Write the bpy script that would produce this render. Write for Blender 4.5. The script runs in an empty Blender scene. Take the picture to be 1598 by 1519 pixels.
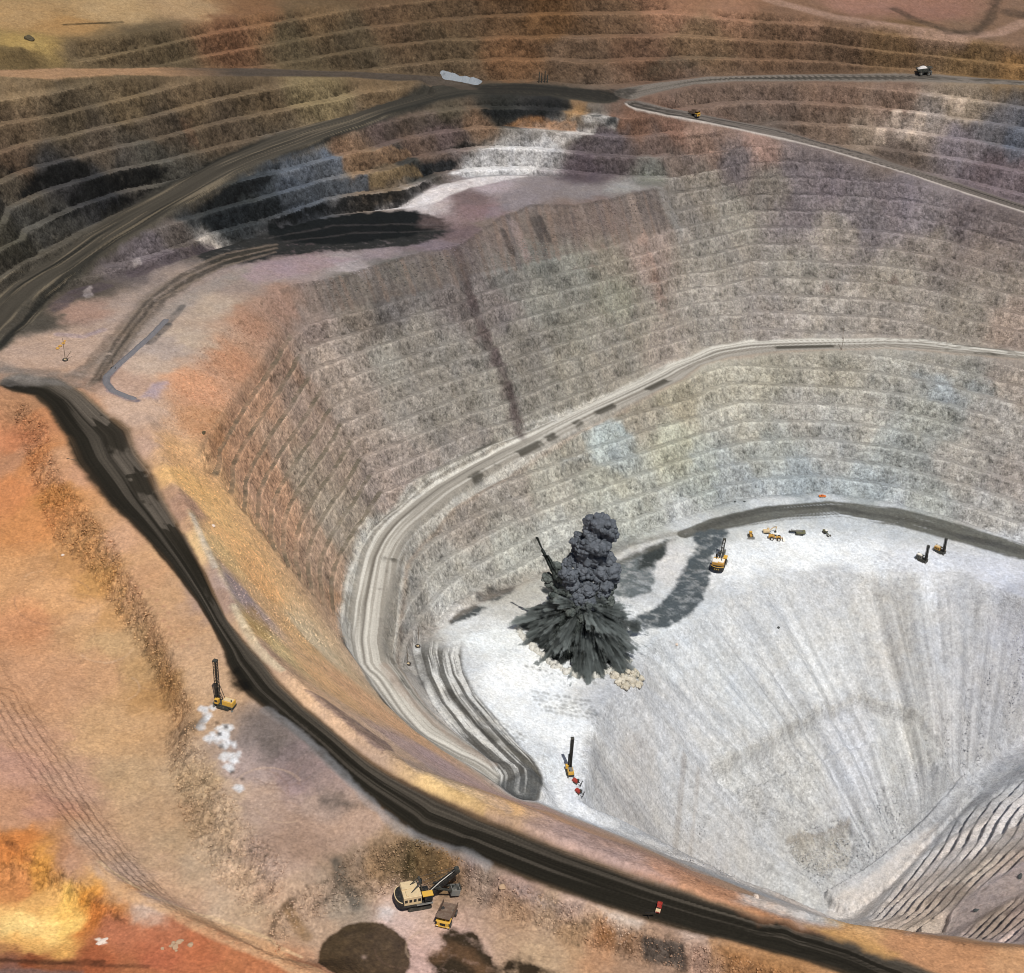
import bpy, bmesh, math, random, os
import numpy as np
from mathutils import Vector, Matrix, geometry

# ------------------------------------------------------------------ camera, sky, sun, exposure
PW, PH, FOC = 1598.0, 1519.0, 2400.0            # photo pixels, focal length in photo pixels
CAM_H, PITCH, ROLL = 455.0, math.radians(31.0), math.radians(2.5)
SUN_EL, SUN_AZ = math.radians(61.0), math.radians(72.0)   # azimuth measured from +X (right) towards -Y (viewer)
scene = bpy.context.scene
F_ = np.array([0, math.cos(PITCH), -math.sin(PITCH)])
U0 = np.array([0, math.sin(PITCH), math.cos(PITCH)]); R0 = np.array([1.0, 0, 0])
R_ = math.cos(ROLL)*R0 + math.sin(ROLL)*U0
U_ = math.cos(ROLL)*U0 - math.sin(ROLL)*R0
camd = bpy.data.cameras.new("camera"); cam = bpy.data.objects.new("camera", camd)
scene.collection.objects.link(cam)
cam.matrix_world = Matrix(((R_[0], U_[0], -F_[0], 0), (R_[1], U_[1], -F_[1], 0), (R_[2], U_[2], -F_[2], CAM_H), (0, 0, 0, 1)))
camd.sensor_fit = 'HORIZONTAL'; camd.sensor_width = 36.0; camd.lens = 36.0*FOC/PW
camd.clip_start = 1.0; camd.clip_end = 20000.0
scene.camera = cam
world = bpy.data.worlds.new("World"); scene.world = world; world.use_nodes = True
wn = world.node_tree.nodes; wl = world.node_tree.links
sky = wn.new('ShaderNodeTexSky'); sky.sky_type = 'NISHITA'; sky.sun_disc = False
sky.sun_elevation = SUN_EL; sky.air_density = 1.0; sky.dust_density = 1.0
bg = wn['Background']; bg.inputs['Strength'].default_value = 0.055
wl.new(sky.outputs[0], bg.inputs[0])
sund = bpy.data.lights.new("sun", 'SUN'); sund.energy = 4.3; sund.angle = math.radians(0.5); sund.color = (1.0, 0.965, 0.90)
sun = bpy.data.objects.new("sun", sund); scene.collection.objects.link(sun)
SUNV = Vector((math.cos(SUN_EL)*math.cos(SUN_AZ), -math.cos(SUN_EL)*math.sin(SUN_AZ), math.sin(SUN_EL)))
sun.rotation_euler = SUNV.to_track_quat('Z', 'Y').to_euler()
sun.location = (0, 700, 600)
sky.sun_rotation = math.radians(90.0) + SUN_AZ      # sky azimuth is measured from +Y towards +X
vs = scene.view_settings; vs.view_transform = 'Standard'; vs.look = 'None'; vs.exposure = 0.0; vs.gamma = 1.0
scene.cycles.filter_width = 1.0

# ------------------------------------------------------------------ numeric helpers
def sstep(a, b, x):
    t = np.clip((x-a)/(b-a), 0, 1); return t*t*(3-2*t)
def _h(ix, iy, iz, seed):
    n = (ix.astype(np.uint32)*np.uint32(374761393) + iy.astype(np.uint32)*np.uint32(668265263)
         + iz.astype(np.uint32)*np.uint32(2147483647 - 97) + np.uint32((seed*974634777) & 0xffffffff))
    n = (n ^ (n >> np.uint32(13)))*np.uint32(1274126177); n = n ^ (n >> np.uint32(16))
    n = n*np.uint32(2246822519); n = n ^ (n >> np.uint32(15))
    return (n & np.uint32(0xffff)).astype(np.float32)/np.float32(65535)
def noise2(x, y, seed=0):
    x = np.asarray(x, np.float32); y = np.asarray(y, np.float32)
    fx = np.floor(x); fy = np.floor(y); tx = x-fx; ty = y-fy
    ix = fx.astype(np.int32); iy = fy.astype(np.int32); z = np.int32(0)*ix
    tx = tx*tx*(3-2*tx); ty = ty*ty*(3-2*ty)
    a = _h(ix, iy, z, seed); b = _h(ix+1, iy, z, seed); c = _h(ix, iy+1, z, seed); d = _h(ix+1, iy+1, z, seed)
    a = a+(b-a)*tx; c = c+(d-c)*tx
    return (a+(c-a)*ty)*2-1
def noise3(x, y, z, seed=0):
    x = np.asarray(x, np.float32); y = np.asarray(y, np.float32); z = np.asarray(z, np.float32)
    fx = np.floor(x); fy = np.floor(y); fz = np.floor(z); tx = x-fx; ty = y-fy; tz = z-fz
    ix = fx.astype(np.int32); iy = fy.astype(np.int32); iz = fz.astype(np.int32)
    tx = tx*tx*(3-2*tx); ty = ty*ty*(3-2*ty); tz = tz*tz*(3-2*tz)
    r = []
    for k in (0, 1):
        a = _h(ix, iy, iz+k, seed); b = _h(ix+1, iy, iz+k, seed); c = _h(ix, iy+1, iz+k, seed); d = _h(ix+1, iy+1, iz+k, seed)
        a = a+(b-a)*tx; c = c+(d-c)*tx; r.append(a+(c-a)*ty)
    return (r[0]+(r[1]-r[0])*tz)*2-1
def fbm2(x, y, oct=4, seed=0, gain=0.5, lac=2.07):
    s = 0.0; a = 1.0; n = 0.0
    for k in range(oct):
        s = s + a*noise2(x+17.3*k, y-9.1*k, seed+k); n += a; a *= gain; x = x*lac; y = y*lac
    return s/n
def worley(x, y, z, seed=0):
    """cell noise: distance between the two nearest cell points (cracks) and a random number per cell"""
    x = np.asarray(x, np.float32); y = np.asarray(y, np.float32); z = np.asarray(z, np.float32)
    ix = np.floor(x).astype(np.int32); iy = np.floor(y).astype(np.int32); iz = np.floor(z).astype(np.int32)
    f1 = np.full(x.shape, 9., np.float32); f2 = f1.copy(); rnd_ = np.zeros(x.shape, np.float32)
    for a in (-1, 0, 1):
        for b in (-1, 0, 1):
            for c in (-1, 0, 1):
                jx, jy, jz = ix+a, iy+b, iz+c
                h = _h(jx, jy, jz, seed); h2 = _h(jx, jy, jz, seed+11); h3 = _h(jx, jy, jz, seed+23)
                d = (jx+h-x)**2+(jy+h2-y)**2+(jz+h3-z)**2
                m = d < f1; f2 = np.where(m, f1, np.minimum(f2, d)); rnd_ = np.where(m, h2*.5+h3*.5, rnd_); f1 = np.where(m, d, f1)
    return np.sqrt(f2)-np.sqrt(f1), rnd_
def ray(px, py):
    u = np.asarray(px, float)-PW/2; v = np.asarray(py, float)-PH/2
    return (F_[None, :]*FOC + R_[None, :]*u.reshape(-1, 1) - U_[None, :]*v.reshape(-1, 1))
def at(px, py, z):
    """photo pixel + elevation -> world points (n,3)"""
    d = ray(px, py); z = np.broadcast_to(np.asarray(z, float), (d.shape[0],))
    t = (z-CAM_H)/d[:, 2]
    return np.stack([d[:, 0]*t, d[:, 1]*t, z], 1)
def project(x, y, z):
    q = np.stack([x, y, z-CAM_H], -1); dz = q@F_
    return PW/2+FOC*(q@R_)/dz, PH/2-FOC*(q@U_)/dz

# ------------------------------------------------------------------ the survey: break lines of the pit (photo pixels + elevation in metres)
BL = []
def line(z, pts, step=5.0):
    p = np.array(pts, float)
    seg = np.hypot(*np.diff(p, axis=0).T); s = np.concatenate([[0], np.cumsum(seg)])
    z = np.atleast_1d(np.array(z, float))
    if len(z) == 1: zz = np.full(len(p), z[0])
    elif len(z) == len(p): zz = z
    else: zz = np.interp(s/s[-1], np.linspace(0, 1, len(z)), z)
    w = at(p[:, 0], p[:, 1], zz)
    for a, b in zip(w[:-1], w[1:]):
        n = max(1, int(np.hypot(*(b-a)[:2])/step))
        t = np.linspace(0, 1, n, endpoint=False)[:, None]
        BL.append(a+(b-a)*t)
    BL.append(w[-1:])
def spots(*p):
    p = np.array(p, float); BL.append(at(p[:, 0], p[:, 1], p[:, 2]))

RR_U = [(-40,505),(0,461),(52,423),(103,396),(155,351),(207,320),(275,286),(344,248),(413,220),(482,196),(550,179),(589,164),(658,145),(709,133),(754,131),(813,129),(864,133),(933,141)]
RR_L = [(-40,558),(0,518),(34,475),(69,447),(114,420),(165,389),(207,365),(241,341),(293,310),(344,279),(396,255),(447,237),(520,207),(589,181),(658,160),(727,148),(795,148),(864,151),(933,162)]
RA_U = [(967,139),(1008,131),(1048,127),(1100,120),(1186,117),(1289,115),(1427,115),(1598,126),(1700,134)]
RA_L = [(1000,152),(1048,140),(1082,132),(1151,127),(1289,127),(1427,127),(1598,133),(1700,141)]
RB_U = [(1000,158),(1048,172),(1117,184),(1220,203),(1289,224),(1358,241),(1427,265),(1496,286),(1598,320),(1700,352)]
RB_L = [(985,169),(1048,179),(1117,194),(1220,217),(1289,234),(1358,255),(1427,275),(1496,299),(1598,332),(1700,366)]
RC_U = [(-60,112),(0,110),(103,107),(155,107),(310,105),(413,107),(550,112),(623,115),(690,119),(720,122)]
RC_L = [(-60,122),(0,120),(69,124),(172,117),(310,119),(550,121),(623,127),(692,132),(725,140)]
def zx(L, xs, zs): return np.interp([p[0] for p in L], xs, zs)
RRX = [-40,0,52,103,155,207,275,344,413,482,550,620,700]; RRZ = [29,30,31,33,37,42,50,57,62,65,68,70,72]
line(zx(RR_U, RRX, RRZ), RR_U); line(zx(RR_L, RRX, RRZ), RR_L)
RAX = [960,1289,1598,1700]; RAZ = [72,77,90,94]
line(zx(RA_U, RAX, RAZ), RA_U); line(zx(RA_L, RAX, RAZ), RA_L)
line([70,43,22,16], RB_U); line([70,43,22,16], RB_L)
RCX = [-60,0,172,310,430,550,725]; RCZ = [130,128,118,105,96,86,74]
line(zx(RC_U, RCX, RCZ), RC_U); line(zx(RC_L, RCX, RCZ), RC_L)
# ring road leaves the frame on the left and comes back at the junction
line([30,28.5,27.5], [(-60,590),(-40,612),(0,604)]); line([30,28,27.5], [(-40,566),(-10,572),(20,580)])
spots((-110,560,32),(-110,620,31),(-90,480,40),(-110,440,60),(-120,330,90),(-120,230,118),(-120,140,131))
# rims and plateaus above the top roads
line([140,139,137,135,134.5,132,131,128,126], [(-60,90),(0,79),(69,65),(172,58),(241,48),(327,34),(447,17),(550,5),(692,-6)])
line([112,118,116,117,114], [(1048,20),(1151,16),(1289,30),(1400,45),(1500,60)], 8)
line([114,112,110], [(1500,60),(1598,70),(1700,85)], 8)
spots((0,20,143),(100,20,141),(250,15,139),(0,-40,147),(300,-30,146),(-150,20,144),(-200,-80,155),(300,-150,170),(800,-110,180),(1300,-110,165),(1800,-90,165),(1200,0,122),(1350,5,122),(1450,40,119),(1520,10,124),(1598,30,120),(900,10,116),(800,0,121),(1000,-20,125),(1760,60,114))
# working bench below the ring road (upper platform)
PT = [(34,500),(69,475),(100,452),(140,440),(175,440),(207,427),(258,413),(310,396),(330,382),(379,375),(430,365),(482,348),(520,334),(572,329),(630,323),(665,300),(692,282),(761,272),(830,270),(899,275),(978,284),(1036,284)]
line([27,27,26,24,21,20,26,28,28,28], PT)
R1 = [(215,620),(240,618),(265,590),(300,560),(350,505),(400,470),(430,455),(470,443),(520,435),(589,413),(658,392),(713,386),(740,368),(782,337),(806,327),(830,318),(864,320),(899,320),(950,310),(985,303),(1029,293),(1042,287)]
line([26,26,26,26,26,25,24,23,22,21,20,20,21,22,23,25,26,27,27,27,27,27], R1)
spots((120,560,27),(60,560,27),(170,540,27),(250,480,26),(350,430,25),(500,360,19),(600,365,18.5),(690,350,18.5),(560,390,20),(720,318,26),(700,325,22),(760,315,24),(850,300,27.5),(950,295,28),(420,415,24),(440,428,24))
# wide dark haul road, left and right edges, and the safety berm on its pit side
LB = [(0,594),(21,603),(45,610),(69,634),(96,679),(114,720),(138,755),(162,782),(193,810),(220,837),(255,875),(296,927),(310,947),(330,982),(348,1016),(352,1040),(380,1082),(406,1103),(441,1131),(482,1165),(516,1200),(554,1234),(589,1262),(623,1291),(675,1312),(727,1334),(778,1355),(830,1375),(899,1399),(968,1420),(1070,1449),(1117,1458),(1168,1472),(1237,1492),(1289,1509),(1340,1530),(1450,1580)]
RBE = [(69,598),(103,600),(138,617),(172,648),(207,672),(220,707),(244,734),(258,775),(275,806),(299,848),(320,886),(337,927),(355,965),(379,996),(417,1034),(444,1069),(482,1107),(516,1134),(554,1165),(589,1193),(623,1213),(675,1238),(727,1262),(778,1286),(830,1306),(899,1334),(968,1358),(1048,1386),(1117,1410),(1168,1427),(1220,1441),(1289,1458),(1358,1478),(1392,1496),(1427,1506),(1500,1535)]
BZ = [27,24,21,19,17.5,16,15,14,13,12,11,10,9,8]
line(BZ, LB); line(BZ, RBE)
BERM = [(215,628),(222,645),(237,672),(248,705),(262,735),(278,765),(293,793),(309,824),(331,865),(351,906),(368,944),(396,990),(413,1014),(447,1048),(499,1090),(550,1132),(606,1173),(658,1208),(692,1230),(761,1263),(812,1284),(899,1316),(968,1341),(1060,1378),(1130,1402),(1225,1433)]
line([27,25.5,22.5,20.5,19,17.5,16.5,15.5,14.5,13.5], BERM)
NR = [(812,1249),(864,1276),(899,1294),(968,1321),(1019,1337),(1048,1351),(1082,1368),(1117,1386),(1168,1410),(1220,1427),(1272,1439),(1323,1441),(1392,1451),(1461,1465),(1530,1475),(1598,1478),(1700,1490)]
line([8.0,8.5,8,7,6,5,4,4,3], NR[1:])
spots((1400,1480,7),(1500,1500,6),(1598,1500,5),(1700,1530,5),(1598,1560,6))
# foot of the yellow fill that lies on the benches, crease of the benched wall
FT = [(262,668),(303,706),(320,737),(355,768),(382,810),(406,834),(430,858),(451,892),(478,920),(499,944),(523,968),(545,995)]
line([20,12,5,-6,-18,-27,-36,-45,-60,-74,-88,-101], FT)
B1 = [(303,706),(350,640),(416,552),(450,512),(480,494),(520,482),(578,471),(623,461),(713,442),(744,427),(813,413),(881,399),(933,389),(995,375),(1060,358)]
line([12,10,8,5,4,4,4,3,2,1,0,0,0,0,0], B1)
CR = [(450,512),(458,530),(482,579),(509,613),(527,648),(546,682),(561,706),(578,737),(599,772),(622,795)]
line([5,0,-18,-31,-44,-57,-66,-78,-91,-99], CR)
# middle haul road down the wall
MO = [(1700,558),(1598,550),(1478,538),(1427,529),(1358,529),(1255,531),(1151,534),(1100,545),(1070,562),(1036,572),(985,600),(933,627),(864,662),(813,688),(754,713),(709,741),(658,775),(627,799),(596,830),(579,855),(565,889),(556,923),(551,965),(553,1016),(565,1045),(592,1079),(623,1117),(668,1155),(709,1182),(754,1207),(802,1241)]
MI = [(1700,572),(1598,561),(1478,549),(1392,542),(1323,544),(1220,547),(1151,554),(1100,567),(1070,590),(1019,612),(950,640),(899,664),(840,698),(778,726),(727,753),(692,781),(658,805),(634,829),(623,850),(620,877),(612,908),(605,937),(594,975),(596,1016),(611,1036),(636,1079),(670,1115),(711,1149),(746,1170),(768,1186)]
MZo = [-55,-60,-66,-69,-72,-74,-78,-80,-82,-83,-85,-87,-90,-92,-94,-96,-98,-99,-101,-103,-105,-107,-109,-111.5,-113,-116,-119,-122,-125,-128,-132]
MZi = [-55,-60,-66,-69,-72,-74,-78,-80,-82,-84,-87,-89,-91,-93.5,-95.5,-97,-98.5,-99.5,-101,-103,-105,-107,-109.5,-111.5,-113,-116,-119.5,-123,-127,-130]
line(MZo, MO); line(MZi, MI)
IL = [(650,1030),(656,1062),(673,1100),(701,1134),(742,1169),(768,1192)]
line([-136,-134], IL)
IR = [(690,1020),(685,1052),(706,1076),(733,1103),(768,1138),(795,1165),(820,1193),(840,1213),(850,1234),(837,1250),(812,1248)]
line([-137,-134], IR)
# pit floor: foot of the second wall, crest of the talus
FTOE = [(642,1050),(648,1015),(672,985),(700,965),(740,940),(790,915),(850,895),(900,872),(960,850),(1010,835),(1060,815),(1100,798),(1150,783),(1200,776),(1280,771),(1380,785),(1480,810),(1598,850),(1720,895)]
line([-136.5,-137,-138,-140,-142,-144,-146,-147,-147,-147,-147,-147,-147,-147,-147,-147,-147,-147,-147], FTOE)
FC = [(1720,990),(1598,935),(1500,893),(1400,893),(1330,893),(1250,890),(1190,908),(1130,940),(1080,970),(1040,988),(1010,1010),(1003,1045),(985,1075),(950,1092),(930,1120),(922,1170),(915,1215),(905,1250),(880,1268)]
line([-148], FC)
spots((760,1000,-142),(850,1050,-145),(1000,950,-147),(1150,870,-148),(1300,840,-148),(1500,850,-148),(880,1180,-146),(800,1120,-141),(860,1230,-146),(870,1262,-147),(720,1040,-139))
# talus, ledges, bottom of the pit
line([-200,-199,-198,-199,-203], [(1110,1190),(1160,1172),(1220,1140),(1300,1100),(1345,1088),(1400,1100),(1440,1120),(1475,1165)])
line([-248,-247,-246], [(1230,1310),(1275,1300),(1325,1278)])
line([-228,-232,-240,-255,-265,-272,-275], [(1640,1110),(1598,1150),(1530,1210),(1450,1275),(1400,1325),(1340,1370),(1290,1395)])
line([-275,-276,-273,-264,-259,-254,-238,-228,-220], [(1165,1420),(1250,1442),(1330,1434),(1390,1380),(1440,1320),(1460,1290),(1530,1240),(1598,1190),(1660,1150)])
line([-275,-276], [(1195,1400),(1260,1415),(1290,1398)])
spots((950,1290,-190),(1000,1210,-186),(1060,1290,-226),(1080,1350,-247),(985,1290,-202),(930,1280,-178))
# benched wall at the lower right and the road on it
line([-196,-192,-172,-158,-148], [(1385,1470),(1416,1458),(1495,1413),(1547,1379),(1598,1348),(1700,1280)])
line([-192,-186,-170,-156,-146], [(1440,1478),(1471,1461),(1530,1430),(1598,1389),(1710,1318)])
spots((1598,1440,-128),(1570,1470,-125),(1760,1340,-110),(1800,1450,-40),(1800,1250,-135),(1850,1100,-150),(1850,950,-147),(1900,1480,2))
# working area at the left and in front
CC = [(35,625),(72,655),(79,706),(103,755),(138,796),(179,844),(193,889),(213,913),(234,958),(255,999),(268,1035),(290,1085),(300,1110)]
line([26,23,20,18,16.5,15,13], CC)
CT = [(20,645),(38,706),(52,755),(65,796),(83,837),(114,872),(145,899),(165,930),(186,965),(213,999),(230,1030),(250,1070),(268,1110),(275,1135)]
line([20,13,9,6,4,2,1,0.5], CT)
spots((0,625,26),(0,700,12),(0,800,6),(50,860,2.5),(100,950,0.5),(0,950,3),(150,1050,-1),(200,1120,-1.5),(180,1190,-2),(50,1020,1),(-150,700,20),(-150,900,12),(-150,1100,12),(-150,1300,18))
line([13,11,9.5,9,9,9.5,10,10,10], [(300,1113),(290,1140),(330,1200),(345,1250),(385,1300),(430,1345),(458,1380)])
line([0,0,1,1.5,1.5,1], [(262,1135),(262,1200),(285,1280),(330,1360),(390,1420),(425,1460)])
SC = [(418,1462),(428,1428),(458,1403),(492,1379),(516,1372),(532,1350),(545,1332),(580,1318),(620,1310),(650,1310),(690,1322),(720,1342),(760,1362),(800,1380),(860,1400),(920,1420),(970,1440),(1010,1458),(1060,1470),(1120,1484),(1200,1508),(1280,1535)]
line([3,7,10,10.5,11,12,12,11.5,11,10,9], SC)
ST = [(432,1490),(455,1455),(480,1435),(515,1425),(550,1418),(580,1408),(600,1395),(640,1382),(690,1385),(735,1402),(780,1425),(850,1450),(920,1478),(1000,1502),(1090,1520),(1200,1548)]
line([0], ST)
spots((600,1450,0),(700,1480,0),(560,1500,0),(820,1510,0),(460,1500,1),(600,1600,0),(1000,1600,1),(1400,1640,4),(400,1200,11),(480,1260,11),(360,1140,13),(450,1320,11))
# low steps rising to the lower left, yellow hollow, road in the corner
line([0.5,0,0,0.5,1], [(-20,960),(0,1000),(62,1114),(110,1180),(151,1248),(207,1327),(272,1405),(330,1440),(430,1500)])
line([11,12,11.5,11], [(-20,1110),(0,1150),(40,1210),(100,1290),(170,1365),(230,1400),(300,1435),(400,1475),(520,1530)])
HR = [(-20,1300),(0,1305),(30,1318),(60,1335),(100,1362),(150,1392),(190,1425),(197,1440),(170,1458),(140,1480),(80,1494),(0,1484),(-30,1480)]
line([13,13,12.5,12,11.5,11,10.5,10,9,8,8,8,8], HR)
line([5,4.5,4,4.5,5,6], [(-10,1378),(40,1375),(80,1390),(115,1420),(130,1450),(100,1478)])
spots((0,1440,4.5),(60,1440,4),(100,1450,4),(0,1475,5.5),(60,1480,5.5),(260,1480,10),(350,1519,10.5),(0,1519,8.5),(100,1530,8.5),(200,1620,12),(-150,1480,10),(-150,1620,14),(700,1700,2))
# ------------------------------------------------------------------ surveyed surface on a 2 m grid
PTS = np.concatenate(BL, 0)
key = np.unique(np.round(PTS[:, :2]/1.5).astype(int), axis=0, return_index=True)[1]
PTS = PTS[np.sort(key)]
GX0, GX1, GY0, GY1, GS = -900.0, 1000.0, 230.0, 2500.0, 2.0
NX = int((GX1-GX0)/GS)+1; NY = int((GY1-GY0)/GS)+1
far = []
for x in np.linspace(-1000, 1100, 12):
    far.append((x, 2520, 200.0)); far.append((x, 200, 2.0))
PTS = np.concatenate([PTS, np.array(far)], 0)
res = geometry.delaunay_2d_cdt([Vector(p[:2]) for p in PTS], [], [], 0, 0.001)
dv = np.array([tuple(v) for v in res[0]]); tri = np.array([f for f in res[2] if len(f) == 3])
dz = np.array([PTS[o[0], 2] if len(o) else np.nan for o in res[3]])
def raster_tin(dv, dz, tri):
    Z = np.full((NY, NX), np.nan)
    P = np.stack([(dv[:, 0]-GX0)/GS, (dv[:, 1]-GY0)/GS, dz], 1)
    for t in tri:
        a, b, c = P[t]
        x0 = max(0, int(math.ceil(min(a[0], b[0], c[0])))); x1 = min(NX-1, int(max(a[0], b[0], c[0])))
        y0 = max(0, int(math.ceil(min(a[1], b[1], c[1])))); y1 = min(NY-1, int(max(a[1], b[1], c[1])))
        if x1 < x0 or y1 < y0: continue
        d = (b[1]-c[1])*(a[0]-c[0])+(c[0]-b[0])*(a[1]-c[1])
        if abs(d) < 1e-9: continue
        X = np.arange(x0, x1+1)[None, :]; Y = np.arange(y0, y1+1)[:, None]
        l0 = ((b[1]-c[1])*(X-c[0])+(c[0]-b[0])*(Y-c[1]))/d
        l1 = ((c[1]-a[1])*(X-c[0])+(a[0]-c[0])*(Y-c[1]))/d
        l2 = 1-l0-l1
        m = (l0 >= -1e-6) & (l1 >= -1e-6) & (l2 >= -1e-6)
        sub = Z[y0:y1+1, x0:x1+1]; v = l0*a[2]+l1*b[2]+l2*c[2]
        sub[m] = v[m]
    return Z
Z0 = raster_tin(dv, dz, tri)
Z0 = np.where(np.isnan(Z0), np.nanmean(Z0), Z0)
def blur(A, s):
    r = int(s*3)+1; k = np.exp(-0.5*(np.arange(-r, r+1)/s)**2); k /= k.sum()
    B = np.pad(A, ((0, 0), (r, r)), 'edge'); A = sum(k[i]*B[:, i:i+A.shape[1]] for i in range(2*r+1))
    B = np.pad(A, ((r, r), (0, 0)), 'edge'); return sum(k[i]*B[i:i+A.shape[0], :] for i in range(2*r+1))
Z0 = blur(Z0, 0.8)
ZS = blur(Z0, 6.0)
def bil(A, x, y):
    fx = np.clip((np.asarray(x)-GX0)/GS, 0, NX-1.001); fy = np.clip((np.asarray(y)-GY0)/GS, 0, NY-1.001)
    ix = fx.astype(int); iy = fy.astype(int); tx = fx-ix; ty = fy-iy
    return (A[iy, ix]*(1-tx)+A[iy, ix+1]*tx)*(1-ty)+(A[iy+1, ix]*(1-tx)+A[iy+1, ix+1]*tx)*ty
def pick(px, py, zfun=None, z0=None):
    """first point of the surveyed ground seen at a photo pixel"""
    d = ray(px, py); n = len(d); d = d/np.linalg.norm(d, axis=1)[:, None]
    zf = zfun or (lambda x, y: bil(Z0, x, y))
    t0 = (165-CAM_H)/np.minimum(d[:, 2], -0.02); t = np.maximum(t0, 300.0); hit = np.zeros(n, bool); out = np.full(n, 5000.0)
    while not hit.all() and t.min() < 3500:
        q = d*t[:, None]; g = (q[:, 2]+CAM_H) < zf(q[:, 0], q[:, 1])
        new = g & ~hit; out[new] = t[new]; hit |= g; t = t+1.5
        if (t[~hit] > 3000).all(): break
    lo = out-1.5; hi = out.copy()
    for _ in range(12):
        m = (lo+hi)/2; q = d*m[:, None]; g = (q[:, 2]+CAM_H) < zf(q[:, 0], q[:, 1])
        hi = np.where(g, m, hi); lo = np.where(g, lo, m)
    q = d*hi[:, None]
    return np.stack([q[:, 0], q[:, 1], q[:, 2]+CAM_H], 1)
# polygons given in photo pixels are laid on the ground once and used as plan outlines from then on
def plan(pts):
    p = np.array(pts, float); return pick(p[:, 0], p[:, 1])[:, :2]
def sdist(poly, x, y, closed=True):
    """signed distance (inside negative) from points to a plan polygon; open: plain distance"""
    P = np.asarray(poly); Q = np.roll(P, -1, 0) if closed else P[1:]; P = P if closed else P[:-1]
    best = np.full(x.shape, 1e9, np.float32); ins = np.zeros(x.shape, bool)
    for (ax, ay), (bx, by) in zip(P, Q):
        dx, dy = bx-ax, by-ay; L = dx*dx+dy*dy+1e-9
        t = np.clip(((x-ax)*dx+(y-ay)*dy)/L, 0, 1)
        np.minimum(best, (x-ax-t*dx)**2+(y-ay-t*dy)**2, out=best)
        if closed:
            c = ((ay > y) != (by > y)) & (x < (bx-ax)*(y-ay)/(by-ay+1e-12)+ax); ins ^= c
    d = np.sqrt(best)
    return np.where(ins, -d, d) if closed else d
def polymask(poly, soft=6.0):
    gx = GX0+GS*np.arange(NX); gy = GY0+GS*np.arange(NY)
    M = np.zeros((NY, NX), np.float32)
    lo = poly.min(0)-soft*2; hi = poly.max(0)+soft*2
    ix = np.where((gx > lo[0]) & (gx < hi[0]))[0]; iy = np.where((gy > lo[1]) & (gy < hi[1]))[0]
    if len(ix) == 0 or len(iy) == 0: return M
    X, Y = np.meshgrid(gx[ix], gy[iy]); d = sdist(poly, X, Y)
    M[iy[0]:iy[-1]+1, ix[0]:ix[-1]+1] = 1-sstep(-soft, soft, d)
    return M
TALUS = [(1598,960),(1500,925),(1400,915),(1330,915),(1250,912),(1190,930),(1130,962),(1080,992),(1040,1010),(1020,1040),(1000,1085),(960,1110),(945,1170),(935,1240),(960,1300),(1080,1350),(1180,1385),(1290,1375),(1345,1350),(1400,1305),(1450,1255),(1530,1195),(1640,1100)]
TM = polymask(plan(TALUS), 10.0); Z0 = Z0*(1-0.6*TM)+ZS*0.6*TM
def ledge(poly, drop, reach, first=4.0):
    """low cliff along the first edge of a plan polygon: ground inside sinks, and recovers away from the edge"""
    global Z0
    P = plan(poly); n = len(P); gx = GX0+GS*np.arange(NX); gy = GY0+GS*np.arange(NY)
    lo = P.min(0)-8; hi = P.max(0)+8
    ix = np.where((gx > lo[0]) & (gx < hi[0]))[0]; iy = np.where((gy > lo[1]) & (gy < hi[1]))[0]; X, Y = np.meshgrid(gx[ix], gy[iy])
    d = sdist(P, X, Y); e = sdist(P[:n//2], X, Y, False)
    Z0[iy[0]:iy[-1]+1, ix[0]:ix[-1]+1] += np.where(d < 0, drop*sstep(0, first, e)*np.exp(-e/reach), 0)
ledge([(1110,1190),(1160,1172),(1190,1160),(1220,1138),(1260,1118),(1300,1098),(1345,1086),(1400,1100),(1440,1120),(1475,1165),(1470,1200),(1420,1180),(1390,1165),(1345,1160),(1300,1175),(1260,1190),(1220,1205),(1180,1225),(1150,1230),(1120,1215)], -9.0, 16.0)
ledge([(1228,1312),(1260,1306),(1278,1300),(1300,1292),(1328,1277),(1335,1330),(1320,1350),(1300,1360),(1280,1365),(1250,1345)], -7.0, 14.0)
ledge([(1285,1397),(1310,1384),(1340,1366),(1370,1344),(1400,1319),(1425,1297),(1450,1271),(1480,1236),(1500,1212),(1530,1230),(1490,1275),(1465,1300),(1440,1325),(1415,1352),(1385,1385),(1350,1410),(1320,1425),(1300,1420)], 9.0, 20.0, 2.0)
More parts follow.
